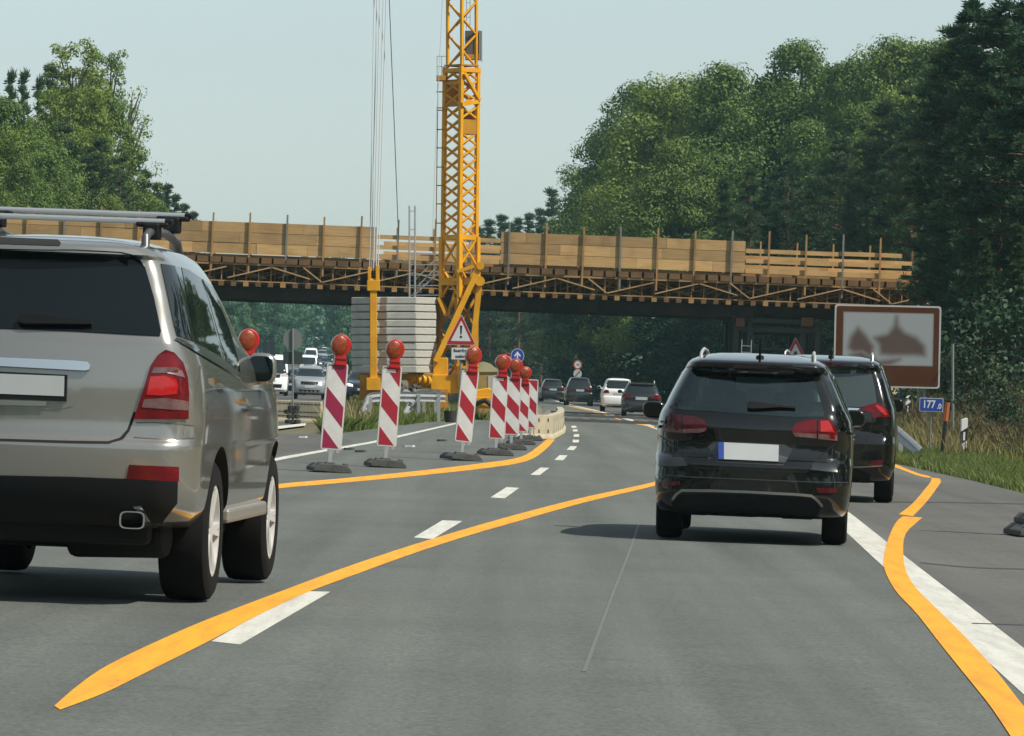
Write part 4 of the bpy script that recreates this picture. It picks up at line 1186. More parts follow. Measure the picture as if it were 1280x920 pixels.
    b = MB(); b.box((0, 2.4, .36), (1.34, 3.8, .2)); b.box((0, .55, .33), (1.1, .5, .14)); b.box((-.45, .5, .30), (.3, .3, .12)); b.box((.42, .55, .29), (.34, .3, .12)); b.build('underbody', m_under, c.root, bevel=.04)
    # inside
    for x in (-.42, .02, .44):
        o = c.obox('rear_seat', (x, 1.35, 1.0), (.44, .16, .55), m_seat, bevel=.05, rot=Matrix.Rotation(R(-12), 3, 'X'))
        c.obox('headrest', (x, 1.30, 1.345), (.25, .09, .15), m_headrest, o, bevel=.04)
    for x in (-.36, .38):
        o = c.obox('front_seat', (x, 2.25, 1.02), (.48, .16, .75), m_seat, bevel=.06, rot=Matrix.Rotation(R(-10), 3, 'X'))
        c.obox('headrest', (x, 2.18, 1.46), (.27, .1, .17), m_headrest, o, bevel=.05)
    c.obox('dashboard', (0, 3.1, 1.08), (1.4, .5, .25), m_cabin, bevel=.05)
    c.patch('headlamp', [(.5, .82), (.52, .95), (.82, 1.0), (.84, .86)], m_lampw, 'front', off=.01, mirror=True)
    c.patch('grille', [(-.45, .72), (-.48, .9), (.48, .9), (.45, .72)], m_trim, 'front', off=.008)
build_golf()

def build_mpv():
    D = 61.0; X = (1028 - 640) / F * D
    c = Car('people_carrier', 'black people carrier half hidden behind the black estate car', 'car', X, D, .085)
    pt = mat('paint black', (.0035, .004, .0038), .22, coat=1.0, spec=.2)
    sl = [(.26, .28, 4.2, .80, .2, .25, .3, .4, .04), (.30, .12, 4.3, .85, .2, .25, .3, .4, .05), (.40, .03, 4.4, .885, .2, .28, .3, .5, .08), (.55, .0, 4.45, .90, .2, .30, .3, .5, .10), (.76, .0, 4.45, .908, .2, .32, .3, .5, .11),
          (.82, .03, 4.45, .91, .18, .36, .3, .6, .10), (.87, .06, 4.42, .91, .17, .36, .3, .6, .10), (1.05, .07, 4.4, .905, .17, .4, .35, .6, .09), (1.22, .085, 4.1, .89, .16, .42, .4, .6, .08), (1.29, .11, 3.7, .865, .15, .4, .4, .5, .07), (1.36, .14, 3.5, .84, .14, .4, .4, .45, .06),
          (1.60, .26, 2.9, .76, .13, .36, .35, .4, .05), (1.72, .31, 2.6, .71, .13, .34, .35, .4, .06), (1.75, .21, 2.5, .70, .12, .34, .35, .4, .10), (1.79, .20, 2.4, .68, .12, .34, .35, .4, .12), (1.83, .30, 2.2, .64, .14, .34, .3, .4, .12), (1.865, .6, 2.0, .56, .16, .3, .3, .4, .1), (1.895, 1.0, 1.8, .40, .16, .3, .3, .4, .08), (1.90, 1.2, 1.6, .25, .12, .2, .2, .3, .04)]
    ax, rw = .80, .355
    c.set_shell(sl, pt, [(ax, rw, rw + .05, .55, 1.2), (ax + 2.7, rw, rw + .05, .55, 1.2)]); c.finish_shell()
    g = lambda L: qmap(L, 1000, 420, 4.0)
    c.patch('rear_window', g([(-95, 140), (110, 146), (250, 150), (352, 166), (372, 250), (384, 330), (372, 345), (300, 356), (185, 352), (-60, 344), (-130, 335)]), mat('rear car glass', (.035, .05, .05), .04, spec=.9), off=.005)
    c.patch('spoiler_underside', g([(-95, 128), (85, 128), (250, 134), (352, 152), (352, 164), (250, 149), (110, 145), (-95, 138)]), m_gloss, off=.006)
    c.patch('brake_light', g([(100, 133), (212, 139), (212, 148), (100, 143)]), m_red_d, off=.01)
    c.patch('chrome_strip', g([(-60, 350), (185, 357), (300, 362), (284, 374), (190, 373), (-60, 366)]), m_chrome, off=.012)
    a = c.patch('tail_lamp', g([(300, 372), (322, 354), (350, 342), (385, 335), (415, 348), (436, 374), (447, 405), (362, 408), (356, 382)]), m_red, off=.016, depth=.03)
    b = c.patch('lens_glow', g([(385, 345), (410, 358), (436, 392), (425, 398), (395, 372), (375, 350)]), m_red_hi, off=.02, depth=.004); b.parent = a
    a = c.patch('tail_lamp', g([(-40, 372), (-62, 354), (-90, 342), (-125, 335), (-155, 348), (-176, 374), (-187, 405), (-102, 408), (-96, 382)]), m_red, off=.016, depth=.03)
    c.patch('reflector', g([(352, 624), (412, 619), (410, 643), (357, 645)]), m_red_d, off=.01)
    c.patch('tailgate_seam', g(ribbon([(-60, 560), (100, 585), (290, 590), (330, 560), (360, 440), (362, 410)], 3.5)), m_under, off=.002, maxlen=.05)
    c.patch('bumper_strip', g(ribbon([(100, 650), (300, 655), (352, 652), (410, 648)], 6)), mat('dim chrome', (.35, .37, .38), .25, metal=1), off=.01, maxlen=.06)
    c.patch('diffuser', g([(60, 665), (300, 668), (350, 690), (345, 745), (60, 740)]), m_trim, off=.006)
    c.patch('number_plate', g([(70, 470), (205, 474), (205, 510), (70, 506)]), m_plate, off=.012)
    c.patch('windscreen', [(-.70, 1.37), (-.58, 1.72), (.58, 1.72), (.70, 1.37)], m_glass, 'front', off=.005)
    for q in ([(.75, 1.36), (.95, 1.70), (1.7, 1.72), (1.75, 1.36)], [(1.82, 1.36), (1.8, 1.72), (2.4, 1.70), (3.1, 1.38)]): c.patch('side_window', q, m_glass, 'side', off=.005, mirror=True)
    for sg in (-1, 1):
        b = MB(); xs = .56 * sg
        b.path([(xs * 1.02, .60, 1.82), (xs * 1.02, .65, 1.91), (xs, .78, 1.93), (xs, 1.3, 1.94), (xs * .98, 2.0, 1.92), (xs * .96, 2.25, 1.84)], .015, n=10); b.build('roof_rail', mat('rail satin', (.55, .56, .56), .45, metal=.6), c.root, smooth=True)
    b = MB(); b.path([(.03, .60, 1.83), (.03, .52, 1.96), (.03, .48, 2.02)], [.014, .01, .006], n=6); b.lathe([(.001, 0), (.045, 0), (.035, .05), (.001, .06)], (.03, .62, 1.84), (0, 0, 1), 12); b.build('roof_antenna', m_trim, c.root, smooth=True)
    mr = c.at_plane(1121, 507, 2.8)
    for sg in (-1, 1): c.mirror(sg * mr.x, 2.8, mr.z, .18, .185, .15, pt)
    for x in (-.775, .775):
        for y in (ax, ax + 2.7): c.wheel(x, y, rw, .245)
    b = MB(); b.box((0, 2.4, .36), (1.34, 3.8, .2)); b.box((0.1, .55, .34), (1.1, .5, .14)); b.build('underbody', m_under, c.root, bevel=.04)
    c.patch('headlamp', [(.5, .9), (.52, 1.05), (.82, 1.1), (.84, .94)], m_lampw, 'front', off=.01, mirror=True)
build_mpv()

# ---- queueing and distant traffic
m_headl = mat('lit headlamp', (.8, .8, .78), .2, coat=1, emit=(1, .97, .9, 1.2))
def traffic(name, label, xpx, D, away, w, h, L, pt, style='hatch', group=None, th=None, lights=False, rails=False):
    X = (xpx - 640) / F * D
    if th is None:
        th = (lane_x(D + 20) - lane_x(D)) / 20 if not away else (edge_line_x(D + 10) - edge_line_x(D)) / 10
    c = Car(name, label, 'van' if style == 'van' else ('lorry' if style == 'truck' else 'car'), X, D, th if away else th + math.pi, group, S if away else -S)
    hw = w / 2
    if style == 'van':
        sl = [(.24, .05, L - .1, hw * .92, .15, .15, .25, .3, .03), (.4, .0, L, hw * .98, .15, .15, .3, .35, .03), (h * .40, .02, L - .08, hw, .15, .15, .35, .4, .03), (h * .52, .04, L - .65, hw * .99, .15, .15, .35, .35, .03),
              (h * .88, .10, L - 1.5, hw * .90, .15, .2, .3, .3, .03), (h * .96, .2, L - 1.75, hw * .83, .18, .2, .3, .3, .03), (h, .5, L - 2.2, hw * .6, .2, .2, .2, .2, .03)]
        zb, zt = h * .53, h * .87
    else:
        up = .04 if style == 'suv' else 0
        sl = [(.24 + up, .18, L - .25, hw * .90, .18, .22, .3, .35, .04), (.34 + up, .03, L - .05, hw * .97, .2, .28, .32, .45, .08), (h * .34, .0, L, hw * .995, .2, .3, .35, .5, .10), (h * .44, .02, L - .03, hw, .2, .32, .35, .55, .10),
              (h * .47, .08, L - .06, hw, .18, .35, .4, .6, .09), (h * .58, .08, L - .25, hw * .985, .17, .38, .4, .6, .08), (h * .645, .11, L - .95, hw * .955, .16, .4, .4, .5, .07), (h * .69, .16, L - 1.25, hw * .90, .14, .38, .4, .45, .05),
              (h * .86, .34, L - 1.85, hw * .77, .13, .34, .33, .4, .05), (h * .915, .38, L - 2.1, hw * .71, .13, .32, .33, .4, .07), (h * .935, .28, L - 2.2, hw * .69, .13, .3, .3, .4, .10), (h * .96, .32, L - 2.35, hw * .65, .15, .3, .3, .4, .10), (h * .985, .7, L - 2.6, hw * .5, .16, .3, .3, .3, .08), (h, 1.1, L - 2.9, hw * .3, .12, .2, .2, .2, .04)]
        zb, zt = h * .675, h * .905
    r = .34 if style != 'suv' else .37; ay = L - .85
    c.set_shell(sl, pt, [(.85, r, r + .06, .5, 1.3), (ay, r, r + .06, .5, 1.3)], dz=.07, nside=14, narc=5, nrear=5); c.finish_shell()
    wz = lambda f: lerp(hw * .92, hw * .73, f)
    kf = 'front'
    c.patch('windscreen', [(-wz(.1), zb), (-wz(.95), zt), (wz(.95), zt), (wz(.1), zb)], m_glass, 'front', off=.008, maxlen=.2)
    c.patch('rear_window', [(-wz(.25), zb + .02), (-wz(1.02), zt - .02), (wz(1.02), zt - .02), (wz(.25), zb + .02)], m_glass, 'rear', off=.008, maxlen=.2)
    for a, b_, e, f in ((.75, .98, 1.75, 1.7), (1.85, 1.85, L - 2.35 if style != 'van' else L - 2.0, L - 1.55)):
        c.patch('side_window', [(a, zb + .03), (b_, zt - .02), (e, zt - .02), (f, zb + .03)], m_glass, 'side', off=.008, maxlen=.25, mirror=True)
    zl = h * .60
    if style == 'van': c.patch('tail_lamp', [(hw * .80, .7), (hw * .8, 1.1), (hw * .97, 1.1), (hw * .97, .7)], m_red, 'rear', off=.01, maxlen=.2, mirror=True)
    else: c.patch('tail_lamp', [(hw * .52, zl - .08), (hw * .58, zl + .06), (hw * .92, zl + .10), (hw * .97, zl - .10)], m_red, 'rear', off=.012, maxlen=.2, mirror=True)
    c.patch('number_plate', [(-.26, h * .5), (-.26, h * .5 + .13), (.26, h * .5 + .13), (.26, h * .5)], m_plate, 'rear', off=.012, maxlen=.3)
    c.patch('reflector', [(hw * .65, .42), (hw * .65, .47), (hw * .9, .47), (hw * .9, .42)], m_red_d, 'rear', off=.01, maxlen=.3, mirror=True)
    c.patch('lower_bumper', [(-hw * .8, .26), (-hw * .85, .42), (hw * .85, .42), (hw * .8, .26)], m_trim, 'rear', off=.01, maxlen=.3)
    c.patch('headlamp', [(hw * .56, h * .46), (hw * .60, h * .53), (hw * .92, h * .56), (hw * .95, h * .47)], m_headl if lights else m_lampw, 'front', off=.012, maxlen=.2, mirror=True)
    c.patch('grille', [(-hw * .5, h * .43), (-hw * .55, h * .52), (hw * .55, h * .52), (hw * .5, h * .43)], m_trim, 'front', off=.01, maxlen=.2)
    c.patch('air_intake', [(-hw * .6, .32), (-hw * .66, h * .28), (hw * .66, h * .28), (hw * .6, .32)], m_trim, 'front', off=.01, maxlen=.2)
    c.patch('number_plate', [(-.26, h * .34), (-.26, h * .34 + .12), (.26, h * .34 + .12), (.26, h * .34)], m_plate, 'front', off=.016, maxlen=.3)
    for sg in (-1, 1): c.mirror(sg * (hw + .08), L - 1.55 if style != 'van' else L - 1.0, zb + .06, .2, .15 if style != 'van' else .3, .12, m_trim if style == 'van' else pt)
    if rails:
        for sg in (-1, 1):
            b = MB(); xs = sg * hw * .62; b.path([(xs, .7, h * .965), (xs, .8, h + .05), (xs, 2.0, h + .06), (xs, 2.3, h * .96)], .025, n=6); b.build('roof_rail', m_galv, c.root, smooth=True)
    for x in (-hw + .13, hw - .13):
        for y in (.85, ay): c.wheel(x, y, r, .22)
    b = MB(); b.box((0, L / 2, .34), (w * .74, L * .85, .18)); b.build('underbody', m_under, c.root)
    return c
P_black = paint('traffic black', (.008, .009, .010), rough=.25); P_dark = paint('traffic anthracite', (.025, .028, .032), metal=.3, rough=.3)
P_white = paint('traffic white', (.78, .80, .80), rough=.3); P_silver = paint('traffic silver', (.42, .46, .48), metal=.5, rough=.3)
P_blue = paint('traffic night blue', (.02, .03, .06), metal=.2, rough=.3); P_grey = paint('traffic grey', (.16, .18, .19), metal=.4, rough=.3)
gA = 'cars driving on beyond the bridge'
traffic('parked_car', 'white car with red tail lamps seen just left of the dark car under the bridge', 772, 247, True, 1.78, 1.80, 4.3, P_white, 'suv', None, .0)
traffic('hatchback_car', 'dark car with grey roof seen between the white car and the black estate car', 801, 209, True, 1.76, 1.60, 4.3, P_black, 'suv', None, .02, rails=True)
traffic('estate_car', 'dark people carrier driving away, third car from the black estate car under the bridge', 724.5, 303, True, 1.80, 1.86, 4.5, P_black, 'suv', None, -.03)
traffic('hatchback_car', 'small dark car farthest away beside the rubble heap, next to the speed limit sign', 691, 334, True, 1.74, 1.66, 4.2, P_dark, 'hatch', None, -.04)
gB = 'oncoming traffic queueing on the opposite carriageway'
queue = [('oncoming_car', 'silver people carrier leading the queue just left of the first red and white beacon', 387, 262, 1.80, 1.86, 4.4, P_silver, 'suv', False),
         ('delivery_van', 'white delivery van in the queue behind the wing mirror of the SUV', 340, 290, 2.0, 2.5, 5.2, P_white, 'van', False),
         ('oncoming_car', 'silver car mostly hidden by the front wing of the SUV', 319, 236, 1.76, 1.70, 4.3, P_silver, 'hatch', False),
         ('oncoming_car', 'dark blue car between the white van and the silver people carrier', 366.5, 310, 1.76, 1.75, 4.3, P_blue, 'hatch', False),
         ('oncoming_car', 'dark car with lit headlamps seen between the first beacon and the crane', 452, 262, 1.80, 1.72, 4.4, P_blue, 'suv', True),
         ('oncoming_car', 'pale silver car close behind the silver people carrier in the queue', 400, 345, 1.76, 1.70, 4.3, P_silver, 'hatch', True),
         ('oncoming_car', 'white saloon in the second lane of the queue beside the square sign back', 388, 400, 1.78, 1.66, 4.4, P_white, 'hatch', True),
         ('oncoming_car', 'night blue car behind the white saloon in the queue', 392, 440, 1.78, 1.70, 4.4, P_blue, 'hatch', True),
         ('delivery_van', 'white panel van far back in the queue above the silver people carrier', 385, 540, 2.0, 2.35, 5.2, P_white, 'van', False),
         ('oncoming_car', 'grey car far back in the queue at the left edge of the first beacon', 412.5, 520, 1.78, 1.70, 4.4, P_grey, 'hatch', False),
         ('oncoming_car', 'anthracite car far back in the queue behind the grey car', 407, 620, 1.78, 1.75, 4.4, P_dark, 'suv', True),
         ('delivery_van', 'white truck farthest up the queue before the distant wood', 396.5, 900, 2.5, 3.4, 6.0, P_white, 'van', True),
         ('oncoming_car', 'silver car farthest up the queue left of the white truck', 378, 860, 1.8, 1.9, 4.4, P_silver, 'suv', False),
         ('oncoming_car', 'white car farthest up the queue right of the white truck', 406, 850, 1.8, 1.9, 4.4, P_white, 'suv', False)]
rq = random.Random(5)
for i, D in enumerate((585, 640, 668, 700, 735, 775, 800, 845, 880, 930, 970, 1020, 1080, 1130, 1200, 1290)):
    van = i % 5 == 3
    queue.append(('delivery_van' if van else 'oncoming_car', 'small white van far up the hazy queue' if van else 'small car far up the hazy queue before the distant wood', (384, 401, 412, 392)[i % 4] + rq.uniform(-4, 4), D, 2.0 if van else 1.8, 2.5 if van else rq.uniform(1.65, 1.9), 4.4,
                  P_white if van else (P_silver, P_dark, P_white, P_blue, P_grey)[i % 5], 'van' if van else ('hatch', 'suv')[i % 2], i % 3 == 0))
for n, lb, x, D, w, h, L, p, st, li in queue:
    traffic(n, lb, x, D, False, w, h, L, p, st, gB, lights=li)
# ------------------------------------------------------------------ beacons, barriers, signs, guardrails
m_bw = mat('beacon white sheeting', (.60, .61, .60), .45, nscale=6, col2=(.50, .51, .50))
m_br = mat('beacon red sheeting', (.34, .012, .022), .4, nscale=6, col2=(.27, .012, .03))
m_be = mat('beacon edge grey', (.50, .51, .50), .5)
m_bm = mat('beacon faded red sheeting', (.27, .010, .050), .4, nscale=6, col2=(.22, .012, .05))
m_housing = mat('lamp housing red', (.42, .010, .010), .35, coat=.3)
m_amber = mat('amber lens', (.30, .052, .005), .22, coat=.4, nscale=22, col2=(.15, .022, .004), bump=.3, bscale=60)
m_foot = mat('recycled rubber foot', (.085, .088, .082), .85, nscale=7, col2=(.055, .056, .052), bump=.5, bscale=25)
FR = Matrix(((1, 0, 0, 0), (0, 0, -1, 0), (0, 1, 0, 0), (0, 0, 0, 1)))     # sign frame: x right, y up, z towards the traffic

def foot(rt, w=.55, d=.95, h=.115):
    b = MB(); pr = [(-w / 2, 0), (w / 2, 0), (w / 2, h * .45), (w * .36, h), (-w * .36, h), (-w / 2, h * .45)]
    b.prism(pr, FR @ Matrix.Translation((0, 0, -d / 2)), d)
    for x in (-w * .33, w * .33): b.box((x, -d / 2 + .07, h), (.07, .10, .05))
    b.box((0, 0, h), (.14, .22, .05))
    return b.build('foot', m_foot, rt, bevel=.012)

def make_beacon(label, red=m_br):
    rt = empty('traffic_beacon', (0, 0, 0), label, 'beacon', 'red and white beacons along the yellow line')
    foot(rt)
    b = MB(); b.box((0, 0, .22), (.055, .055, .26)); b.build('stem', m_galv, rt)
    W, Ht, z0 = .305, 1.24, .32
    M = FR @ Matrix.Translation((-W / 2, z0, -.03))
    b = MB(); b.prism(round_poly([(0, 0), (W, 0), (W, Ht), (0, Ht)], .035), M, .06, 0)
    n0 = len(b.f)
    sh = .07
    b.prism(round_poly([(.018, .018 - 0), (W - .018, .018), (W - .018, Ht - .018), (.018, Ht - .018)], .03), M @ Matrix.Translation((0, 0, .0595)), .002, 1)
    e = .022
    T = lambda u, v: (e + u * (W - 2 * e), e + (1 - v) * (Ht - 2 * e))
    for poly in ([T(.12, 0), T(1, 0), T(1, .245)], [T(0, .265), T(0, .505), T(1, .75), T(1, .50)], [T(0, .765), T(0, 1), T(.92, 1)]):
        b.prism(poly, M @ Matrix.Translation((0, 0, .0612)), .0022, 2)
    b.build('beacon_board', [m_be, m_bw, red], rt)
    b = MB(); b.box((.1, .0, z0 - .02), (.05, .06, .05)); b.box((0, 0, z0 - .02), (.09, .05, .06)); b.build('bracket', m_galv, rt)
    # lamp: keyhole shaped housing with a round lens
    zc = z0 + Ht + .265; r = .142
    pts = []
    for i in range(29):
        a = R(-58 + 296 * i / 28) ; pts.append((r * math.cos(a), zc + 1.12 * r * math.sin(a)))
    pts = pts[::1] + [(-.085, z0 + Ht - .03), (.10, z0 + Ht - .03)]
    hb = MB(); hb.prism(pts, FR @ Matrix.Translation((.025, 0, -.09)), .16); hs = hb.build('warning_lamp', m_housing, rt, bevel=.02)
    lb = MB(); prof = [(.001, .036), (.05, .033), (.09, .024), (.115, .010), (.122, -.01), (.001, -.01)]
    lb.lathe(prof, (0, -.075, zc), (0, -1, 0), 26, closed=False)
    o = lb.build('lens', m_amber, hs, smooth=True); o.scale = (1, 1, 1.12); o.location = (0, 0, -.12 * zc)
    lb = MB(); lb.bar((-.08, -.078, z0 + Ht + .07), (.12, -.078, z0 + Ht + .07), .012, .012); lb.build('housing_rib', mat('lamp housing dark red', (.22, .008, .01), .4), hs)
    return rt
beacons = [(300, 597, 64.5, 'red and white beacon hidden behind the SUV with only its red lamp showing', 1), (411, 590, None, 'red and white beacon with faded red stripes just right of the SUV', 1), (481, 584, None, 'red and white beacon with a chipped top in front of the concrete ballast slabs', 0),
           (576, 575.5, None, 'red and white beacon under the small white plate of the warning sign', 0), (619, 569, None, 'nearest of the cluster of beacons beside the cream barrier, with a chipped top', 0),
           (638.5, 562, None, 'second of the cluster of beacons beside the cream barrier', 0), (651, 555.5, None, 'third of the cluster of beacons beside the cream barrier, with the lowest lamp', 0), (662, 550.5, None, 'farthest of the cluster of beacons, the only one without a lamp', 0)]
pro = {0: None, 1: None}; made = []
lean = [3.0, 4.8, 4.3, 6.3, 4.0, 2.6, 2.6, 2.4]; yaw = [10, 9, 9, 14, 10, 8, 8, 6]
for i, (x, y, D, lb, kind) in enumerate(beacons):
    if pro[kind] is None:
        o = make_beacon(lb, m_bm if kind else m_br); pro[kind] = o
    else:
        o = copy_tree(pro[kind]); o['label'] = lb
    p = G(x, y) if D is None else P(x, 500, D)
    sc = (1, 1, 1, 1, .96, .945, .88, .94)[i]
    o.location = (p.x, p.y, gz(p.x, p.y) + .004); o.rotation_euler = (0, R(lean[i]), R(yaw[i])); o.scale = (1, 1, sc)
    made.append(o)
for i in (2, 4):
        o = made[i]; b = MB(); b.box((-.02, -.0305, 1.49), (.15, .012, .045)); b.build('chipped_patch', m_bw, o)
for ch in [k for k in bpy.data.objects if k.parent == made[7] and k.name.startswith('warning_lamp')]:
    for g2 in kids(ch): bpy.data.objects.remove(g2)
    bpy.data.objects.remove(ch)
# cropped beacon on the hard shoulder at the right edge: two stacked feet and a board
o = empty('shoulder_beacon', tuple(G(1301, 671)), 'red and white beacon on two stacked feet cut off by the right edge', 'beacon', None, (0, S, R(5)))
o.location.z += .01
f1 = foot(o, .62, .9, .12); f2 = foot(o, .46, .7, .11); f2.location = (.03, .12, .122)
b = MB(); b.box((0, 0, .32), (.06, .06, .3)); b.build('stem', m_galv, o)
M = FR @ Matrix.Translation((-.15, .42, -.03)); b = MB(); b.prism(round_poly([(0, 0), (.30, 0), (.30, 1.2), (0, 1.2)], .035), M, .06, 0)
for poly in ([(.02, .9), (.28, .6), (.28, .9), (.02, 1.18)], [(.02, .3), (.28, .02), (.28, .3), (.02, .6)]): b.prism(poly, M @ Matrix.Translation((0, 0, .0602)), .002, 1)
b.build('beacon_board', [m_be, m_br], o)

# cream barriers
m_cream = mat('cream barrier', (.47, .42, .30), .75, nscale=1.6, col2=(.33, .29, .20), bump=.15)
m_slot = mat('dark opening', (.02, .018, .012), .9); m_slot_y = mat('dirty yellow strap', (.22, .15, .03), .8)
def barrier(a, c, h, label, group, nh, big=False):
    a = Vector((a[0], a[1], gz(*a) + .004)); c = Vector((c[0], c[1], gz(*c) + .004)); d = c - a; L = d.length
    rt = empty('barrier_segment', a, label, 'barrier', group, (0, math.asin(-d.z / L), math.atan2(d.y, d.x)))
    b = MB(); pr = [(-.16, 0), (.16, 0), (.14, h * .12), (.10, h * .2), (.10, h), (-.10, h), (-.10, h * .2), (-.14, h * .12)]
    Mx = Matrix(((0, 0, 1, 0), (1, 0, 0, 0), (0, 1, 0, 0), (0, 0, 0, 1)))
    b.prism(pr, Mx @ Matrix.Translation((0, 0, .01)), L - .02); b.build('barrier_body', m_cream, rt, bevel=.015)
    b = MB()
    for k in range(nh):
        x = (k + .5) * L / nh
        for z in ((h * .78, h * .32) if big else (h * .86, h * .5, h * .3)):
            s = (.11, .09) if big else (.085, .026)
            b.box((x, 0, z), (s[0], .206, s[1]))
    o = b.build('slots', m_slot, rt)
    o['kind'] = 'stuff'
    return rt
pts = [(-9.6, 136.5), (-8.35, 135.6), (-7.1, 134.8), (-5.75, 134.0)]
pts = [((x - 640) / F * D, D) for x, D in ((215, 134.5), (268, 134.3), (320, 134), (362, 133.8), (402, 133.5))]
for i, w in enumerate(('hidden behind the SUV, farthest to the left', 'seen through behind the SUV mirror', 'behind the rubber foot of the sign post', 'beside the grass, rightmost of the low row')):
    barrier(pts[i], pts[i + 1], .62, 'cream barrier piece %s' % w, 'low cream barrier in the median', 9)
q = [(640, 548.5), (663, 549), (686, 549)]
qp = [(G(x, y).x, G(x, y).y) for x, y in q]
qp += [(1.33, 132), (1.52, 146), (1.60, 160)]
for i, w in enumerate(('left end of the front hidden behind the beacons', 'facing the traffic with two rows of square holes', 'nearest piece running along the yellow line', 'middle piece running along the yellow line', 'farthest piece running along the yellow line')):
    barrier(qp[i], qp[i + 1], .60, 'cream barrier piece by the rubble heap, %s' % w, 'cream barrier around the rubble heap', 2 if i < 2 else 5, True)

# signs
m_sw = mat('sign white', (.62, .63, .62), .5, nscale=4, namt=.06); m_sr = mat('sign red', (.36, .012, .020), .45); m_sb = mat('sign blue', (.012, .055, .30), .45); m_sk = mat('sign black', (.012, .012, .012), .5)
m_back = mat('sign back grey', (.15, .165, .155), .6, nscale=3, namt=.2); m_post = mat('grey post', (.24, .255, .25), .5, metal=.4, nscale=4, namt=.2); m_brown = mat('sign brown', (.080, .029, .010), .6, spec=.15, nscale=1.5, col2=(.062, .021, .008))
def sign(name, xpx, ypx, D, label, cat='road sign', rot=(0, 0, 0)):
    p = P(xpx, ypx, D); g = gz(p.x, p.y)
    rt = empty(name, (p.x, p.y, g), label, cat, None, rot)
    return rt, p.z - g
def post(rt, h, x=0, r=.035, y=.045, m=None):
    b = MB(); b.tube((x, y, -.1), (x, y, h), r, n=10); return b.build('post', m or m_post, rt, smooth=True)
def tri(s, cy): h = s * 1.02; return [(-s / 2, cy - h * .42), (s / 2, cy - h * .42), (0, cy + h * .58)]
def plate(rt, name, poly, z, th, m, bevel=0): b = MB(); b.prism(poly, FR @ Matrix.Translation((0, 0, z)), th); return b.build(name, m, rt)
def disc(r, cx, cy, n=32, ky=1.12): return [(cx + r * math.cos(2 * math.pi * i / n), cy + ky * r * math.sin(2 * math.pi * i / n)) for i in range(n)]

rt, z = sign('danger_sign', 574, 415, 140, 'warning triangle with exclamation mark above a white plate reading Baustellen-ausfahrt', rot=(0, .02, R(-4)))
post(rt, z + .3); pl = plate(rt, 'sign_plate', round_poly(tri(.90, z), .07), 0, .02, m_sw)
plate(pl, 'red_border', round_poly(tri(.87, z), .07), .0205, .002, m_sr); plate(pl, 'white_field', round_poly(tri(.60, z - .012), .03), .0228, .002, m_sw)
b = MB(); b.prism([(-.035, z + .19), (.035, z + .19), (.018, z - .07), (-.018, z - .07)], FR @ Matrix.Translation((0, 0, .0252)), .002); b.prism(disc(.036, 0, z - .145, 16), FR @ Matrix.Translation((0, 0, .0252)), .002); b.build('exclamation_mark', m_sk, pl)
zp = z - .64; W2, H2 = .285, .19
pp = plate(rt, 'text_plate', round_poly([(-W2, zp - H2), (W2, zp - H2), (W2, zp + H2), (-W2, zp + H2)], .03), 0, .016, m_sk); plate(pp, 'white_field', round_poly([(-W2 + .014, zp - H2 + .014), (W2 - .014, zp - H2 + .014), (W2 - .014, zp + H2 - .014), (-W2 + .014, zp + H2 - .014)], .025), .0163, .002, m_sw)
for tx, dz in (('Baustellen-', .085), ('ausfahrt', -.085)):
    t = text_part('lettering', tx, .135, (0, -.0205, zp + dz), (R(90), 0, 0), m_sk, pp, ext=.001, sx=.72, bold=.004)

rt, z = sign('direction_sign', 646, 445, 168, 'round blue sign with a white arrow pointing up above the cluster of beacons', rot=(0, .01, R(3)))
post(rt, z + .2); pl = plate(rt, 'sign_plate', disc(.235, 0, z), 0, .02, m_sw); plate(pl, 'blue_field', disc(.222, 0, z), .0205, .002, m_sb)
plate(pl, 'arrow', [(-.022, z - .17), (.022, z - .17), (.022, z + .05), (.085, z - .02), (.125, z + .0), (.0, z + .17), (-.125, z), (-.085, z - .02), (-.022, z + .05)], .0228, .002, m_sw)
rt, z = sign('warning_board', 632, 449, 171, 'tilted white board with red top border behind the beacons beside the blue arrow sign', rot=(0, .12, R(-20)))
post(rt, z); pl = plate(rt, 'sign_plate', round_poly([(-.27, z - .22), (.27, z - .22), (.27, z + .22), (-.27, z + .22)], .02), 0, .02, m_sw); b = MB(); b.prism([(-.26, z + .11), (.26, z + .11), (.26, z + .21), (-.26, z + .21)], FR @ Matrix.Translation((0, 0, .0205)), .002); b.prism([(-.26, z - .2), (-.20, z - .2), (-.20, z + .108), (-.26, z + .108)], FR @ Matrix.Translation((0, 0, .0205)), .002); b.build('red_border', m_sr, pl)
rt, z = sign('speed_limit_sign', 722, 456, 345, 'speed limit sign 120 above an end of restriction disc before the dark wood')
post(rt, z + .2); z2 = z - .66
pl = plate(rt, 'speed_plate', disc(.305, 0, z), 0, .02, mat('dim sign white', (.42, .43, .42), .6)); plate(pl, 'red_ring', disc(.288, 0, z), .021, .003, m_sr); plate(pl, 'white_field', disc(.218, 0, z), .0245, .003, m_sw)
text_part('lettering', '120', .25, (0, -.030, z), (R(90), 0, 0), m_sk, pl, ext=.002, sx=.72, bold=.008)
pl = plate(rt, 'end_plate', disc(.305, 0, z2), 0, .02, mat('dim sign white', (.42, .43, .42), .6)); b = MB()
for k in range(-1, 2): b.prism([(-.19 + k * .035, z2 - .19), (-.17 + k * .035, z2 - .205), (.19 + k * .035, z2 + .19), (.17 + k * .035, z2 + .205)], FR @ Matrix.Translation((0, 0, .0215)), .003)
b.build('diagonal_bars', m_sk, pl)
rt, z = sign('roadworks_sign', 994.5, 441, 172, 'red bordered warning triangle showing above the roofs between the two black cars', rot=(0, 0, R(-3)))
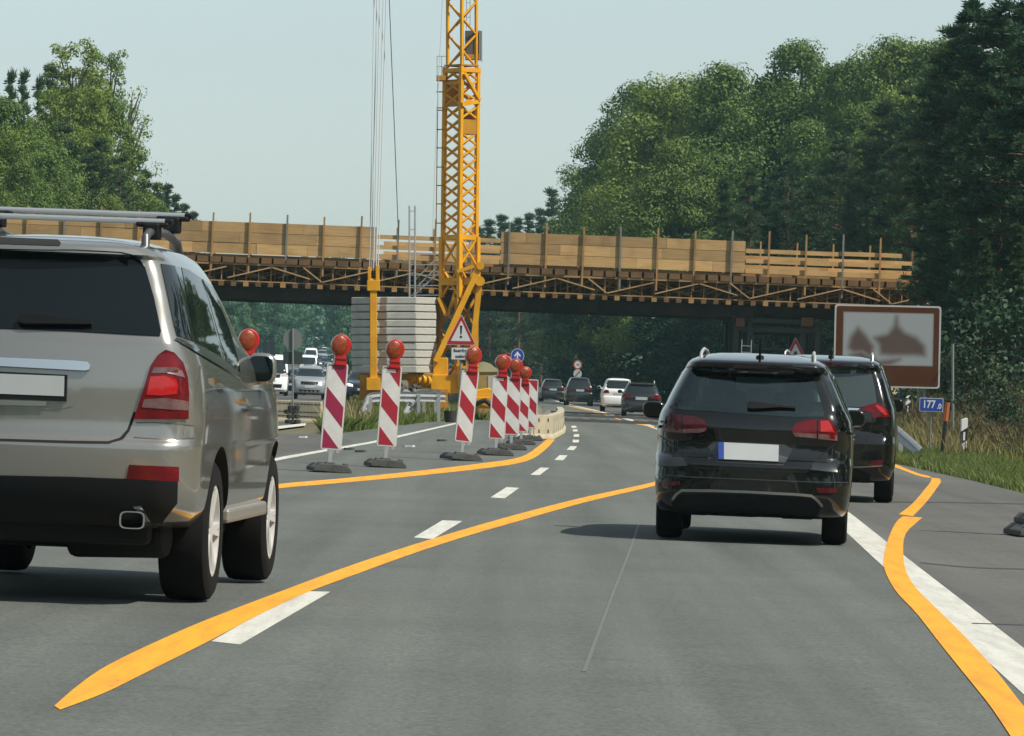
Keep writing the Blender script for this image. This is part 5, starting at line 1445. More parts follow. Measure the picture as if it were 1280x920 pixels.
post(rt, z + .3); pl = plate(rt, 'sign_plate', round_poly(tri(.98, z), .07), 0, .02, m_sw); plate(pl, 'red_border', round_poly(tri(.95, z), .07), .0205, .002, m_sr); plate(pl, 'white_field', round_poly(tri(.60, z - .012), .03), .0228, .002, m_sw)
plate(pl, 'symbol', round_poly([(-.07, z - .2), (.07, z - .2), (.07, z - .02), (.035, z + .03), (.035, z + .06), (-.035, z + .06), (-.035, z + .03), (-.07, z - .02)], .02), .0252, .002, m_sk)

# big brown sign with a softly printed motif
def brown_sign():
    D = 140; rt, z = sign('tourist_sign', 1106.5, 433, D, 'large brown sign with a blurred roof motif on a pale field at the right', rot=(0, .022, 0))
    k = F / D; w, h = 133 / k, 103 / k
    for x in (-1.2, -.1, 1.15): post(rt, z + h * .45, x, .05, .09)
    b = MB(); b.prism(round_poly([(-w / 2, z - h / 2), (w / 2, z - h / 2), (w / 2, z + h / 2), (-w / 2, z + h / 2)], .10), FR, .05); pl = b.build('sign_edge', mat('sign rim grey', (.48, .49, .48), .4, metal=.3), rt)
    e = .05; plate(rt, 'sign_face', round_poly([(-w / 2 + e, z - h / 2 + e), (w / 2 - e, z - h / 2 + e), (w / 2 - e, z + h / 2 - e), (-w / 2 + e, z + h / 2 - e)], .08), .0505, .003, m_brown)
    # pale field, printed picture carried as a colour per vertex
    q = lambda X, Y: ((X - 1106.5) / k, z + (433 - Y) / k)
    zz = lambda L: [q(1000 + a / 2.707, 360 + b / 2.707) for a, b in L]
    shapes = [zz([(158, 205), (165, 170), (188, 138), (215, 165), (240, 200), (232, 232), (205, 215), (175, 218)]), zz([(245, 170), (290, 158), (312, 128), (317, 98), (322, 128), (345, 152), (385, 168), (412, 195), (415, 225), (380, 222), (300, 225), (268, 222), (262, 190)]), zz([(165, 228), (200, 218), (232, 236), (258, 252), (300, 245), (330, 240), (300, 256), (258, 262), (225, 245)])]
    x0, z1 = q(1050.5, 390.5); x1, z0 = q(1164, 457)
    nx, ny = 96, 60; V = []; col = []
    def sd(p, poly):
        d = 1e9; v = Vector(p)
        for i in range(len(poly)):
            a, b_ = Vector(poly[i]), Vector(poly[(i + 1) % len(poly)]); t = max(0, min(1, (v - a).dot(b_ - a) / (b_ - a).length_squared)); d = min(d, (v - a - (b_ - a) * t).length)
        return d if not pip(p[0], p[1], poly) else -d
    for j in range(ny + 1):
        for i in range(nx + 1):
            x, y = lerp(x0, x1, i / nx), lerp(z0, z1, j / ny); V.append((x, -.056, y))
            a = 0
            for s in shapes:
                a = max(a, 1 - min(1, max(0, (sd((x, y), s) + .10) / .26)))
            a = a * a * (3 - 2 * a) * .9
            ed = min(x - x0, x1 - x, y - z0, z1 - y); bd = max(0, 1 - ed / .05) * .6
            a = max(a, bd)
            c = [lerp(p, r_, a) for p, r_ in zip((.25, .275, .28), (.055, .022, .010))]; col.append((*c, 1))
    Fs = [(j * (nx + 1) + i, j * (nx + 1) + i + 1, (j + 1) * (nx + 1) + i + 1, (j + 1) * (nx + 1) + i) for j in range(ny) for i in range(nx)]
    me = bpy.data.meshes.new('printed_panel'); me.from_pydata(V, [], Fs)
    at = me.color_attributes.new('print', 'FLOAT_COLOR', 'POINT'); at.data.foreach_set('color', [v for c in col for v in c])
    m = bpy.data.materials.new('printed picture'); m.use_nodes = True; a = m.node_tree.nodes.new('ShaderNodeAttribute'); a.attribute_name = 'print'
    m.node_tree.links.new(a.outputs['Color'], m.node_tree.nodes['Principled BSDF'].inputs['Base Color']); m.node_tree.nodes['Principled BSDF'].inputs['Roughness'].default_value = .55
    me.materials.append(m); o = bpy.data.objects.new('printed_panel', me); C.objects.link(o); o.parent = rt
brown_sign()
rt, z = sign('motorway_sign', 1181, 464, 190, 'dark blue sign half hidden by the large brown sign and the pine branches', rot=(0, .02, R(-25)))
post(rt, z + .5, -.3); post(rt, z + .5, .3); pl = plate(rt, 'sign_plate', round_poly([(-.5, z - .62), (.5, z - .62), (.5, z + .62), (-.5, z + .62)], .05), 0, .03, mat('sign blue weathered', (.010, .030, .17), .5)); plate(pl, 'white_line', [(-.22, z - .55), (-.19, z - .55), (-.19, z + .5), (-.22, z + .5)], .031, .003, m_sw)
rt, z = sign('kilometre_sign', 1162, 506, 112, 'small blue kilometre sign reading 177.0 below the brown sign', rot=(0, .035, R(-2)))
k = F / 112; w, h = 29.5 / k, 17 / k
post(rt, z, 0, .022); pl = plate(rt, 'sign_plate', round_poly([(-w / 2, z - h / 2), (w / 2, z - h / 2), (w / 2, z + h / 2), (-w / 2, z + h / 2)], .03), 0, .02, m_sw); plate(pl, 'blue_field', round_poly([(-w / 2 + .012, z - h / 2 + .012), (w / 2 - .012, z - h / 2 + .012), (w / 2 - .012, z + h / 2 - .012), (-w / 2 + .012, z + h / 2 - .012)], .025), .0205, .002, m_sb)
text_part('lettering', '177', .255, (-.06, -.0245, z + .005), (R(90), 0, 0), m_sw, pl, ext=.001, sx=.80, bold=.006); text_part('lettering', '.0', .17, (.185, -.0245, z - .035), (R(90), 0, 0), m_sw, pl, ext=.001, sx=.85, bold=.005)

# back of a sign on a rubber foot in the median, two dark boards behind
rt, z = sign('temporary_sign', 366, 424, 131, 'back of a round sign above a dark square board, on a black rubber foot')
post(rt, z + .3, 0, .028, -.03); plate(rt, 'round_plate', disc(.27, 0, z), -.02, .02, m_back)
k = F / 131; zb = z - (447.5 - 424) / k; plate(rt, 'square_plate', round_poly([(-.27, zb - .17), (.27, zb - .17), (.27, zb + .17), (-.27, zb + .17)], .02), -.02, .02, mat('sign back dark', (.028, .045, .042), .6, nscale=3, namt=.3))
for i, (x, zz_, w) in enumerate(((0, .06, .42), (.02, .20, .36), (-.03, .34, .40), (.03, .45, .32))): b = MB(); b.box((x, 0, zz_), (w, .6, .11)); b.box((x - w * .3, -.3, zz_), (.08, .04, .13)); b.box((x + w * .3, -.3, zz_), (.08, .04, .13)); b.build('rubber_foot', mat('black rubber', (.016, .017, .016), .8), rt, bevel=.02)
for i, (x, lb) in enumerate(((332.5, 'left one of two dark upright boards behind the white van'), (340.5, 'right one of two dark upright boards behind the white van'), (322.5, 'dark upright board right behind the lamp of the beacon hidden by the SUV'))):
    rt, z = sign('chevron_board', x, 436 if i < 2 else 427, 215, lb); post(rt, z); plate(rt, 'board', [(-.13, z - .33), (.13, z - .33), (.13, z + .33), (-.13, z + .33)], 0, .02, mat('board back dark blue', (.02, .035, .05), .6, nscale=3, namt=.3))

# guardrails
def wbeam(pts, label, hpost=True, sc=1.0):
    """pts: (x, y, height of the beam centre)"""
    P3 = [Vector((x, y, gz(x, y) - bank(x, y) + h)) for x, y, h in pts]
    rt = empty('guardrail', (P3[0].x, P3[0].y, gz(P3[0].x, P3[0].y)), label, 'guardrail'); off = rt.location
    n = 12; q = []
    for i in range(len(P3) - 1):
        p0, p1, p2, p3 = P3[max(i - 1, 0)], P3[i], P3[i + 1], P3[min(i + 2, len(P3) - 1)]
        for kk in range(n):
            t = kk / n; q.append(.5 * ((2 * p1) + (p2 - p0) * t + (2 * p0 - 5 * p1 + 4 * p2 - p3) * t * t + (3 * p1 - p0 - 3 * p2 + p3) * t ** 3))
    q.append(P3[-1])
    prof = [(-.155, .02), (-.13, -.02), (-.09, -.05), (-.05, -.02), (0, .03), (.05, -.02), (.09, -.05), (.13, -.02), (.155, .02)]
    prof = [(v * sc, u * sc) for v, u in prof]; prof = prof + [(v, u + .014) for v, u in prof[::-1]]
    vs = []; fs = []; m = len(prof)
    for i, p in enumerate(q):
        d = (q[min(i + 1, len(q) - 1)] - q[max(i - 1, 0)]).normalized(); s = d.cross(Vector((0, 0, 1))).normalized(); u = s.cross(d)
        for v, w in prof: vs.append(p - off + u * v + s * w)
    for i in range(len(q) - 1):
        for j in range(m): fs.append((i * m + j, i * m + (j + 1) % m, (i + 1) * m + (j + 1) % m, (i + 1) * m + j))
    fs += [tuple(range(m)), tuple(range((len(q) - 1) * m, len(q) * m))]
    b = MB(); b.add(vs, fs); b.build('rail_beam', m_galv, rt, smooth=True, angle=30)
    L = 0; nxt = .6
    for a, c in zip(q, q[1:]):
        L += (c - a).length
        if L > nxt:
            nxt += 2.4; h = c.z - gz(c.x, c.y) + bank(c.x, c.y)
            if h > .3: bb = MB(); bb.box((c.x - off.x + .09, c.y - off.y, (c.z - off.z) - h / 2), (.10, .12, h + .2)); bb.build('rail_post', m_galv, rt)
wbeam([(9.05, 104.5, .12), (8.92, 106, .34), (8.68, 108.5, .66), (8.45, 112, .86), (8.35, 118, .88), (8.4, 135, .88), (8.5, 160, .88)], 'galvanised guardrail curving down into the grass right of the people carrier')
wbeam([(-4.62, 142, .12), (-4.50, 145, .45), (-4.40, 149, .74), (-3.1, 152, .80), (-2.2, 156, .80)], 'short galvanised guardrail end with the slanting beam in the grass, behind the second beacon')
g1 = G(503, 524); 
wbeam([((504 - 640) / F * 150, 150, .10), ((512 - 640) / F * 152, 152, .50), ((519 - 640) / F * 154, 154, .78), ((535 - 640) / F * 157, 157, .86), ((551 - 640) / F * 159, 159, .86)], 'galvanised guardrail end with the slanting beam right of the second beacon', sc=1.15)

# roadside posts on the right
def delineator(x, yt, D, label):
    p = P(x, yt, D); g = gz(p.x, p.y); h = p.z - g
    rt = empty('delineator_post', (p.x, p.y, g), label, 'delineator post', None, (0, .04, R(8)))
    b = MB(); b.prism([(-.075, -.1), (.075, -.1), (.075, h - .03), (.05, h), (-.075, h - .05)], FR @ Matrix.Translation((0, 0, -.05)), .10); pb = b.build('post_body', m_sw, rt, bevel=.01)
    b = MB(); b.prism([(-.076, h - .62), (.076, h - .52), (.076, h - .22), (-.076, h - .32)], FR @ Matrix.Translation((0, 0, -.0505)), .103); bb = b.build('black_band', m_sk, pb)
    b = MB(); b.prism([(-.022, h - .52), (.022, h - .52), (.022, h - .33), (-.022, h - .33)], FR @ Matrix.Translation((0, 0, .053)), .005); b.build('reflector', m_sw, bb)
delineator(1203.5, 522, 108, 'white roadside post with black band standing alone in the grass left of the right edge')
delineator(1133.5, 494, 146, 'white roadside post with black band behind the guardrail below the brown sign')
a = P(1176, 572, 107); c = P(1184.5, 503, 107)
rt = empty('snow_pole', (a.x, a.y, a.z - .15), 'leaning black pole with an orange top beside the kilometre sign', 'marker pole')
mid = a.lerp(c, .66) - rt.location; b = MB(); b.tube((0, 0, 0), mid, .045, n=8); b.build('pole', m_sk, rt, smooth=True); b = MB(); b.tube(mid, c - rt.location, .06, n=8); b.build('orange_top', mat('faded orange', (.36, .10, .025), .6), rt, smooth=True)
for x, yt, D, lb, r_, mm in ((1191, 430, 122, 'thin grey steel post standing left of the lone white roadside post', .035, m_post), (1126, 487, 152, 'short blue post under the brown sign', .06, mat('blue post', (.02, .06, .2), .6)), (1146, 486, 158, 'dark green thick post under the brown sign', .09, mat('green grey post', (.035, .05, .045), .7))):
    p = P(x, yt, D); g = gz(p.x, p.y); b = MB(); b.tube((0, 0, -.1), (0, 0, p.z - g), r_, n=10); o = tag(b.build('steel_post', mm, None, smooth=True), lb, 'post'); o.location = (p.x, p.y, g)

# things around the crane base
def cabinet():
    p = P(610, 480, 172); g = gz(p.x, p.y)
    rt = empty('site_cabinet', (p.x, p.y, g), 'tan metal cabinet with a pale door right of the crane base', 'cabinet')
    b = MB(); b.box((0, 0, .85), (1.05, .7, 1.7)); b.box((0, 0, 1.72), (1.12, .78, .05)); b.build('case', mat('tan metal', (.36, .24, .07), .6, nscale=2, namt=.25), rt, bevel=.01)
    b = MB(); b.box((.18, -.36, 1.1), (.36, .02, .95)); b.build('door', mat('pale door', (.42, .40, .33), .6), rt); b = MB(); b.box((.3, -.38, 1.1), (.03, .03, .14)); b.build('handle', m_trim, rt)
cabinet()
def loader():
    p = P(603, 498, 168); g = gz(p.x, p.y)
    rt = empty('mini_loader', (p.x, p.y, g), 'low yellow machine with a black hose in front of the tan cabinet', 'machine')
    b = MB(); b.box((0, 0, .62), (1.3, 1.6, .42)); b.prism([(-.6, 0), (.55, 0), (.62, .2), (.2, .32), (-.55, .2)], FR @ Matrix.Translation((0, .82, -.6)), 1.2); b.build('machine_body', m_crane, rt, bevel=.04)
    for x in (-.42, .42): b = MB(); b.lathe([(.08, -.12), (.33, -.12), (.36, -.08), (.36, .08), (.33, .12), (.08, .12)], (x, -.5, .36), (1, 0, 0), 24); b.build('wheel', m_tyre, rt, smooth=True)
    b = MB(); b.path([(-.7, -.9, .25), (-.3, -.95, .55), (.1, -.95, .7), (.4, -.9, .45)], .09, n=8); b.build('hose', m_trim, rt, smooth=True)
loader()
p = G(564, 528); b = MB(); b.lathe([(.02, 0), (.20, 0), (.25, .34), (.25, .38), (.22, .38), (.18, .04), (.02, .04)], (0, 0, 0), (0, 0, 1), 20); o = tag(b.build('bucket', mat('black rubber', (.016, .017, .016), .8), None, smooth=True), 'black rubber tub on the road edge left of the third beacon', 'tub'); o.location = p
b = MB()
rr = random.Random(9)
for i in range(14): b.box((rr.uniform(-.5, .5), rr.uniform(-.3, .3), .25 + rr.uniform(0, .8)), (rr.uniform(.1, .5), .08, rr.uniform(.04, .3)), Euler((rr.uniform(-1, 1), rr.uniform(-1, 1), rr.uniform(0, 3))).to_matrix(), mi=i % 2)
o = tag(b.build('scrap_pile', [m_bw, m_darksteel], None), 'heap of pale and dark scrap sheets under the ballast beside the crane', 'scrap heap'); pq = P(516, 490, 178); o.location = (pq.x, pq.y, gz(pq.x, pq.y) + .2)
for i, (x, y) in enumerate(((511, 559.5), (437, 563), (450, 566), (379, 548), (553, 552))):
    p = G(x, y); b = MB(); b.prism([(rr.uniform(-.02, .02) + .11 * math.cos(a_), .06 * math.sin(a_) + rr.uniform(-.015, .015)) for a_ in (0, .9, 1.9, 3, 4, 5.2)], Matrix.Identity(4), .04)
    o = tag(b.build('stone_chip', m_bw if i in (0, 3) else m_foot, None), ('white scrap of litter lying on the road right of the second beacon', 'small dark chip nearest the first beacon on the road', 'small pale chip on the road between the first two beacons', 'white chip on the dark asphalt left of the first beacon', 'small dark chip beside the white line left of the third beacon')[i], 'litter'); o.location = p + Vector((0, 0, .01))
# ------------------------------------------------------------------ vegetation
npr = np.random.default_rng(11)
L_broad = leaf_mat('leaves broad', (.044, .100, .018), (.140, .205, .038), .26)
L_bright = leaf_mat('leaves bright', (.080, .148, .020), (.215, .275, .048), .30)
L_pine = leaf_mat('pine needles', (.026, .062, .022), (.075, .120, .040), .28)
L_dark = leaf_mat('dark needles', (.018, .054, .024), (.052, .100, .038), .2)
L_shade = leaf_mat('shade darkened broad leaves', (.010, .036, .018), (.032, .072, .028), .15)  # shade of the wood behind the bridge put into the leaf colour
L_far = leaf_mat('haze tinted leaves', (.055, .135, .080), (.11, .21, .125), .35)  # haze put into the leaf colour, bluer and paler
L_grey = leaf_mat('grey green leaves', (.05, .075, .035), (.11, .12, .055))
m_bark = mat('bark grey', (.075, .065, .05), .95, nscale=4, col2=(.04, .035, .028), bump=.5, bscale=14)
m_bark_p = mat('pine bark', (.17, .085, .045), .95, nscale=3, col2=(.07, .045, .03), bump=.5, bscale=14)
m_birch = mat('pale bark', (.42, .40, .35), .8, nscale=5, col2=(.12, .11, .1))

def cards(name, Cn, Nn, sx, sy, m, parent=None, bend=0.0):
    """many leaf sized quads: centres Cn, normals Nn, half sizes"""
    n = len(Cn)
    Nn = Nn / (np.linalg.norm(Nn, axis=1, keepdims=True) + 1e-9)
    rv = npr.normal(size=(n, 3)); T = np.cross(Nn, rv); T /= (np.linalg.norm(T, axis=1, keepdims=True) + 1e-9); B = np.cross(Nn, T)
    sx = np.broadcast_to(np.asarray(sx), (n,))[:, None]; sy = np.broadcast_to(np.asarray(sy), (n,))[:, None]
    V = np.empty((n, 4, 3)); V[:, 0] = Cn - T * sx; V[:, 1] = Cn - B * sy + Nn * bend * sx; V[:, 2] = Cn + T * sx; V[:, 3] = Cn + B * sy + Nn * bend * sx
    me = bpy.data.meshes.new(name)
    me.vertices.add(n * 4); me.vertices.foreach_set('co', V.astype(np.float32).ravel())
    me.loops.add(n * 4); me.loops.foreach_set('vertex_index', np.arange(n * 4, dtype=np.int32))
    me.polygons.add(n); me.polygons.foreach_set('loop_start', np.arange(0, n * 4, 4, dtype=np.int32)); me.polygons.foreach_set('loop_total', np.full(n, 4, dtype=np.int32))
    me.materials.append(m); me.update(calc_edges=True); me.validate()
    o = bpy.data.objects.new(name, me); C.objects.link(o)
    if parent is not None: o.parent = parent
    return o

def unit(n):
    v = npr.normal(size=(n, 3)); return v / np.linalg.norm(v, axis=1, keepdims=True)

def proto_root(name, label, group):
    return empty(name, (0, -300, 0), label, 'tree', group)

def broad_tree(h, rw, base, m, bark, seed, nc=120, lpc=150, leaf=.14, kind='oak', rcs=(.9, 1.6)):
    """returns (trunk mesh object, crown object) unparented"""
    r = random.Random(seed); cl = []
    while len(cl) < nc:
        t = r.random(); z = base + (h - base) * t
        if kind == 'poplar': pr = math.sin(math.pi * (t * .78 + .12)) ** .6
        else: pr = math.sin(math.pi * (t * .88 + .10) ** .85) ** .75
        a = r.uniform(0, 2 * math.pi); lob = 1 + .22 * math.sin(3 * a + seed) + .16 * math.sin(5 * a + t * 6 + seed * 2)
        q = (r.random() ** .38)
        cl.append((q * rw * pr * lob * math.cos(a), q * rw * pr * lob * math.sin(a), z, r.uniform(*rcs) * (1.0 if t < .85 else .7)))
    Cs = []; Ns = []
    for (x, y, z, rc) in cl:
        n = int(lpc * (rc / 1.2) ** 2); d = unit(n); rad = rc * (.35 + .65 * npr.random(n) ** .6)
        p = d * rad[:, None] * np.array([1, 1, .72]) + np.array([x, y, z]); Cs.append(p)
        Ns.append(d * 1.05 + npr.normal(size=(n, 3)) * .42 + np.array([0, 0, .35]))
    Cs = np.concatenate(Cs); Ns = np.concatenate(Ns)
    s = leaf * npr.uniform(.7, 1.3, len(Cs))
    crown = cards('crown', Cs, Ns, s, s * .7, m, bend=.25)
    b = MB(); k = h / 16
    pts = [(0, 0, -.3), (.05, .02, h * .2), (-.08, .1, h * .45), (.1, 0, h * .7), (.05, 0, h * .9)]
    b.path(pts, [.26 * k, .21 * k, .16 * k, .09 * k, .03], n=8)
    for (x, y, z, rc) in cl[:26]:
        z0 = max(base * .7, z - r.uniform(1.5, 3.0)); b.path([(0, 0, z0), (x * .45, y * .45, lerp(z0, z, .4)), (x * .95, y * .95, z)], [.09 * k, .06 * k, .02], n=5)
    return b.build('trunk', bark, None, smooth=True), crown

def pine_tree(h, base, rw, m, seed, conical=False, lev=.75, nb=6, tufts=6, nn=34, nl=.17):
    r = random.Random(seed); Cs = []; Ns = []; b = MB(); L = []
    b.path([(0, 0, -.3), (.06, 0, h * .3), (-.05, .05, h * .6), (.03, 0, h * .97)], [.20 * h / 17, .16 * h / 17, .11 * h / 17, .02], n=8)
    z = base
    while z < h - .2:
        t = (z - base) / (h - base)
        ln = rw * ((1 - t) ** .9 + .06) if conical else rw * (max(0.05, math.sin(math.pi * (t * .8 + .2))) ** .8)
        for i in range(nb if t < .85 else 4):
            a = r.uniform(0, 6.28); l = ln * r.uniform(.6, 1.15); up = r.uniform(-.05, .3) if not conical else r.uniform(.05, .35)
            d = Vector((math.cos(a), math.sin(a), up)); p0 = Vector((0, 0, z + r.uniform(-.3, .3)))
            b.path([p0, p0 + d * l * .55 + Vector((0, 0, -.05 * l)), p0 + d * l], [.045, .03, .01], n=4)
            for k in range(tufts):
                f = .35 + .65 * (k + r.random()) / tufts
                c = p0 + d * l * f + Vector((r.uniform(-.35, .35), r.uniform(-.35, .35), r.uniform(-.12, .30))) * (.5 + .5 * l / rw)
                L.append(c)
        z += lev * r.uniform(.8, 1.2)
    Cc = np.array([tuple(c) for c in L])
    n = len(Cc) * nn; c = np.repeat(Cc, nn, axis=0); d = unit(n); d[:, 2] = np.abs(d[:, 2]) * .8 + d[:, 2] * .2
    Cs = c + d * npr.uniform(.05, .40, n)[:, None]
    Nn = np.cross(d, unit(n))
    # needles sprays: long thin cards along d
    nl_ = nl * npr.uniform(.8, 1.3, n)
    N2 = Nn / (np.linalg.norm(Nn, axis=1, keepdims=True) + 1e-9); T = d / np.linalg.norm(d, axis=1, keepdims=True); Bv = np.cross(N2, T)
    V = np.empty((n, 4, 3)); w = nl_[:, None] * .19; V[:, 0] = Cs - T * nl_[:, None]; V[:, 1] = Cs - Bv * w; V[:, 2] = Cs + T * nl_[:, None]; V[:, 3] = Cs + Bv * w
    me = bpy.data.meshes.new('crown'); me.vertices.add(n * 4); me.vertices.foreach_set('co', V.astype(np.float32).ravel())
    me.loops.add(n * 4); me.loops.foreach_set('vertex_index', np.arange(n * 4, dtype=np.int32))
    me.polygons.add(n); me.polygons.foreach_set('loop_start', np.arange(0, n * 4, 4, dtype=np.int32)); me.polygons.foreach_set('loop_total', np.full(n, 4, dtype=np.int32))
    me.materials.append(m); me.update(calc_edges=True); me.validate()
    crown = bpy.data.objects.new('crown', me); C.objects.link(crown)
    return b.build('trunk', m_bark_p, None, smooth=True), crown

PROTO = {}
def proto(key, tr_cr, h):
    PROTO[key] = (*tr_cr, h)
    for o in tr_cr: C.objects.unlink(o)
def tree(key, name, label, xpx, ytop, D, group, wide=1.0, h=None, sink=0.0, rot=None, cat='tree'):
    tr, cr, ph = PROTO[key]
    X = (xpx - 640) / F * D; g = gz(X, min(D, 1400)) - sink
    if h is None: h = H + (HY - ytop) / F * D - g
    k = h / ph
    rt = empty(name, (X, D, g - .05), label, cat, group, (0, 0, rnd.uniform(0, 6.28) if rot is None else rot)); rt.scale = (k * wide, k * wide, k)
    for o in (tr, cr):
        c = o.copy(); C.objects.link(c); c.parent = rt
    return rt

proto('oakA', broad_tree(18, 4.6, 1.6, L_broad, m_bark, 1, 300, 260, .088, rcs=(.5, 1.55)), 18)
proto('oakB', broad_tree(18, 4.2, 1.2, L_broad, m_bark, 2, 280, 260, .088, rcs=(.5, 1.5)), 18)
proto('oakC', broad_tree(18, 4.6, 2.0, L_bright, m_bark, 3, 280, 260, .088, rcs=(.5, 1.6)), 18)
proto('poplar', broad_tree(20, 2.3, 4.0, L_bright, m_bark, 5, 190, 420, .085, 'poplar', (.5, .95)), 20)
proto('pineA', pine_tree(19, 6.0, 2.9, L_pine, 6), 19)
proto('pineB', pine_tree(19, 4.5, 2.6, L_pine, 7), 19)
proto('pineD', pine_tree(19, 1.8, 3.4, L_dark, 8, lev=.62, nb=7, tufts=7, nn=40), 19)
proto('spruce', pine_tree(17, 1.0, 2.5, L_pine, 9, True, lev=.62, nn=30, nl=.19), 17)
proto('conifer', pine_tree(17, 2.0, 2.2, L_pine, 19, True, lev=.8, nb=5, tufts=5, nn=24, nl=.2), 17)
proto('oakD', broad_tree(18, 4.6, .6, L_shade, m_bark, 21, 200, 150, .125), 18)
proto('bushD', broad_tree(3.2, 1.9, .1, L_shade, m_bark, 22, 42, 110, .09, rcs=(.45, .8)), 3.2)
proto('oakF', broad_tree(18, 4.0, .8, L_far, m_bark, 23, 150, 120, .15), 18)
proto('bush', broad_tree(3.2, 1.9, .1, L_broad, m_bark, 10, 42, 110, .09, rcs=(.45, .8)), 3.2)
proto('bushG', broad_tree(3.2, 1.7, .1, L_grey, m_bark, 12, 36, 90, .08, rcs=(.4, .7)), 3.2)

gR = 'broadleaf trees of the wood right of the bridge'; gP = 'pines in the wood right of the bridge'; gF = 'trees behind the road under the bridge'; gL = 'trees of the left wood beyond the bridge'; gC = 'small conifers on the skyline right of the crane'
lbR = 'green broadleaf tree in the wood rising behind the right half of the bridge'
for i, (x, yt, D, kk, w) in enumerate([(742, 225, 430, 'oakA', .8), (762, 165, 425, 'oakB', .95), (795, 112, 395, 'oakA', 1.0), (838, 96, 356, 'oakC', 1.05), (880, 100, 362, 'oakB', .95), (905, 88, 350, 'oakA', 1.0), (945, 104, 358, 'oakC', .9), (968, 96, 366, 'oakB', .9),
        (1000, 60, 352, 'oakA', 1.0), (1036, 84, 362, 'oakC', .95), (1062, 76, 345, 'oakB', .9), (1092, 62, 352, 'oakC', .8), (1118, 56, 340, 'oakA', .9), (1150, 58, 346, 'oakC', .9), (1180, 48, 338, 'oakB', .9),
        (760, 245, 420, 'oakB', .9), (800, 190, 385, 'oakC', 1.0), (848, 178, 318, 'oakA', 1.0), (893, 190, 320, 'oakB', 1.0), (1010, 150, 322, 'oakB', 1.0), (1075, 135, 318, 'oakA', 1.0), (1125, 110, 312, 'oakC', .9)]):
    tree(kk, 'broadleaf_tree', lbR, x, yt, D, gR, w)
lbP = 'dark green pine standing in front of the broadleaf wood behind the bridge'
for x, yt, D, kk, w in [(905, 225, 300, 'spruce', .9), (938, 205, 296, 'pineB', .9), (962, 232, 290, 'spruce', .9), (985, 190, 298, 'pineA', 1.0), (1022, 205, 292, 'pineB', .95), (1050, 165, 288, 'pineA', 1.0), (1085, 150, 284, 'pineB', 1.0), (1112, 118, 282, 'pineA', 1.0), (1140, 100, 280, 'pineB', 1.05), (1170, 76, 276, 'pineA', 1.0), (1060, 240, 278, 'spruce', .9), (1105, 215, 272, 'spruce', 1.0), (1150, 190, 268, 'spruce', 1.0)]:
    tree(kk, 'pine_tree', lbP, x, yt, D, gP, w)
gN = 'tall dark pines at the right edge'
for x, yt, D, kk, w in [(1140, 150, 242, 'pineA', .9), (1175, 70, 210, 'pineD', .75), (1196, 20, 196, 'pineB', 1.05), (1222, -6, 190, 'pineD', 1.0), (1262, -40, 186, 'pineD', 1.1), (1212, 130, 178, 'pineD', .85), (1250, 60, 172, 'pineD', 1.0), (1290, 30, 168, 'pineD', 1.1), (1300, -60, 192, 'pineA', 1.2), (1186, 205, 184, 'pineD', .8), (1320, -20, 180, 'pineD', 1.1), (1232, 300, 160, 'spruce', .9), (1272, 280, 150, 'spruce', 1.0)]:
    tree(kk, 'pine_tree', 'tall dark pine at the right edge behind the brown sign and roadside posts', x, yt, D, gN, w)
lbF = 'dark leafy tree behind the far cars and the underside of the bridge'
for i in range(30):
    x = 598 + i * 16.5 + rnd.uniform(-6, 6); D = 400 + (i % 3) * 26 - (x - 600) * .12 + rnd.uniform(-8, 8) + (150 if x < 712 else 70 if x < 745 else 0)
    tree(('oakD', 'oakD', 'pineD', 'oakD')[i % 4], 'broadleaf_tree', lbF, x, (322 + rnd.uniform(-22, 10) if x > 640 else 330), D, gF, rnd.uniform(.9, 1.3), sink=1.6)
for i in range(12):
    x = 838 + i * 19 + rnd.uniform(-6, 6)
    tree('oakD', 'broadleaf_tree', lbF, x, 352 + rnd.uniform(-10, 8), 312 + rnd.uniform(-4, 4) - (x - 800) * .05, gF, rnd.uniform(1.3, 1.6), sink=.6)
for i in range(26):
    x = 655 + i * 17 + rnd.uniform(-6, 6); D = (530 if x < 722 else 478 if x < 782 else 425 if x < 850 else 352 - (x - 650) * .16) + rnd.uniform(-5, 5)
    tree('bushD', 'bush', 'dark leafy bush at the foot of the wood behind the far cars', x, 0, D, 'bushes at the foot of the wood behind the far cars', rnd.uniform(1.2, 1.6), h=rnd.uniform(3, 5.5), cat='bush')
for x, yt, D, w in [(612, 272, 520, 1), (628, 266, 530, 1.), (648, 270, 525, .9), (662, 264, 540, 1), (676, 258, 515, .9), (690, 233, 505, 1.0), (705, 262, 500, .9), (716, 238, 498, 1.0), (728, 250, 470, 1.0), (601, 282, 540, 1), (640, 276, 545, 1.1)]:
    tree('conifer', 'conifer', 'small conifer on the skyline between the crane and the tall right wood', x, yt, D, gC, w)
for x, yt, D, kk, w in [(-30, 110, 285, 'oakB', 1), (5, 128, 282, 'oakA', .95), (38, 150, 290, 'oakB', .9), (60, 190, 270, 'oakB', .8), (30, 205, 262, 'oakA', .8), (92, 200, 300, 'oakB', .8), (150, 238, 320, 'oakB', .7), (-10, 220, 258, 'oakB', .8), (20, 160, 275, 'oakC', .8), (48, 225, 266, 'oakB', .8), (140, 246, 300, 'oakC', .7), (190, 246, 345, 'oakB', .7)]:
    tree(kk, 'broadleaf_tree', 'green broadleaf tree in the left wood behind the bridge parapet', x, yt, D, gL, w)
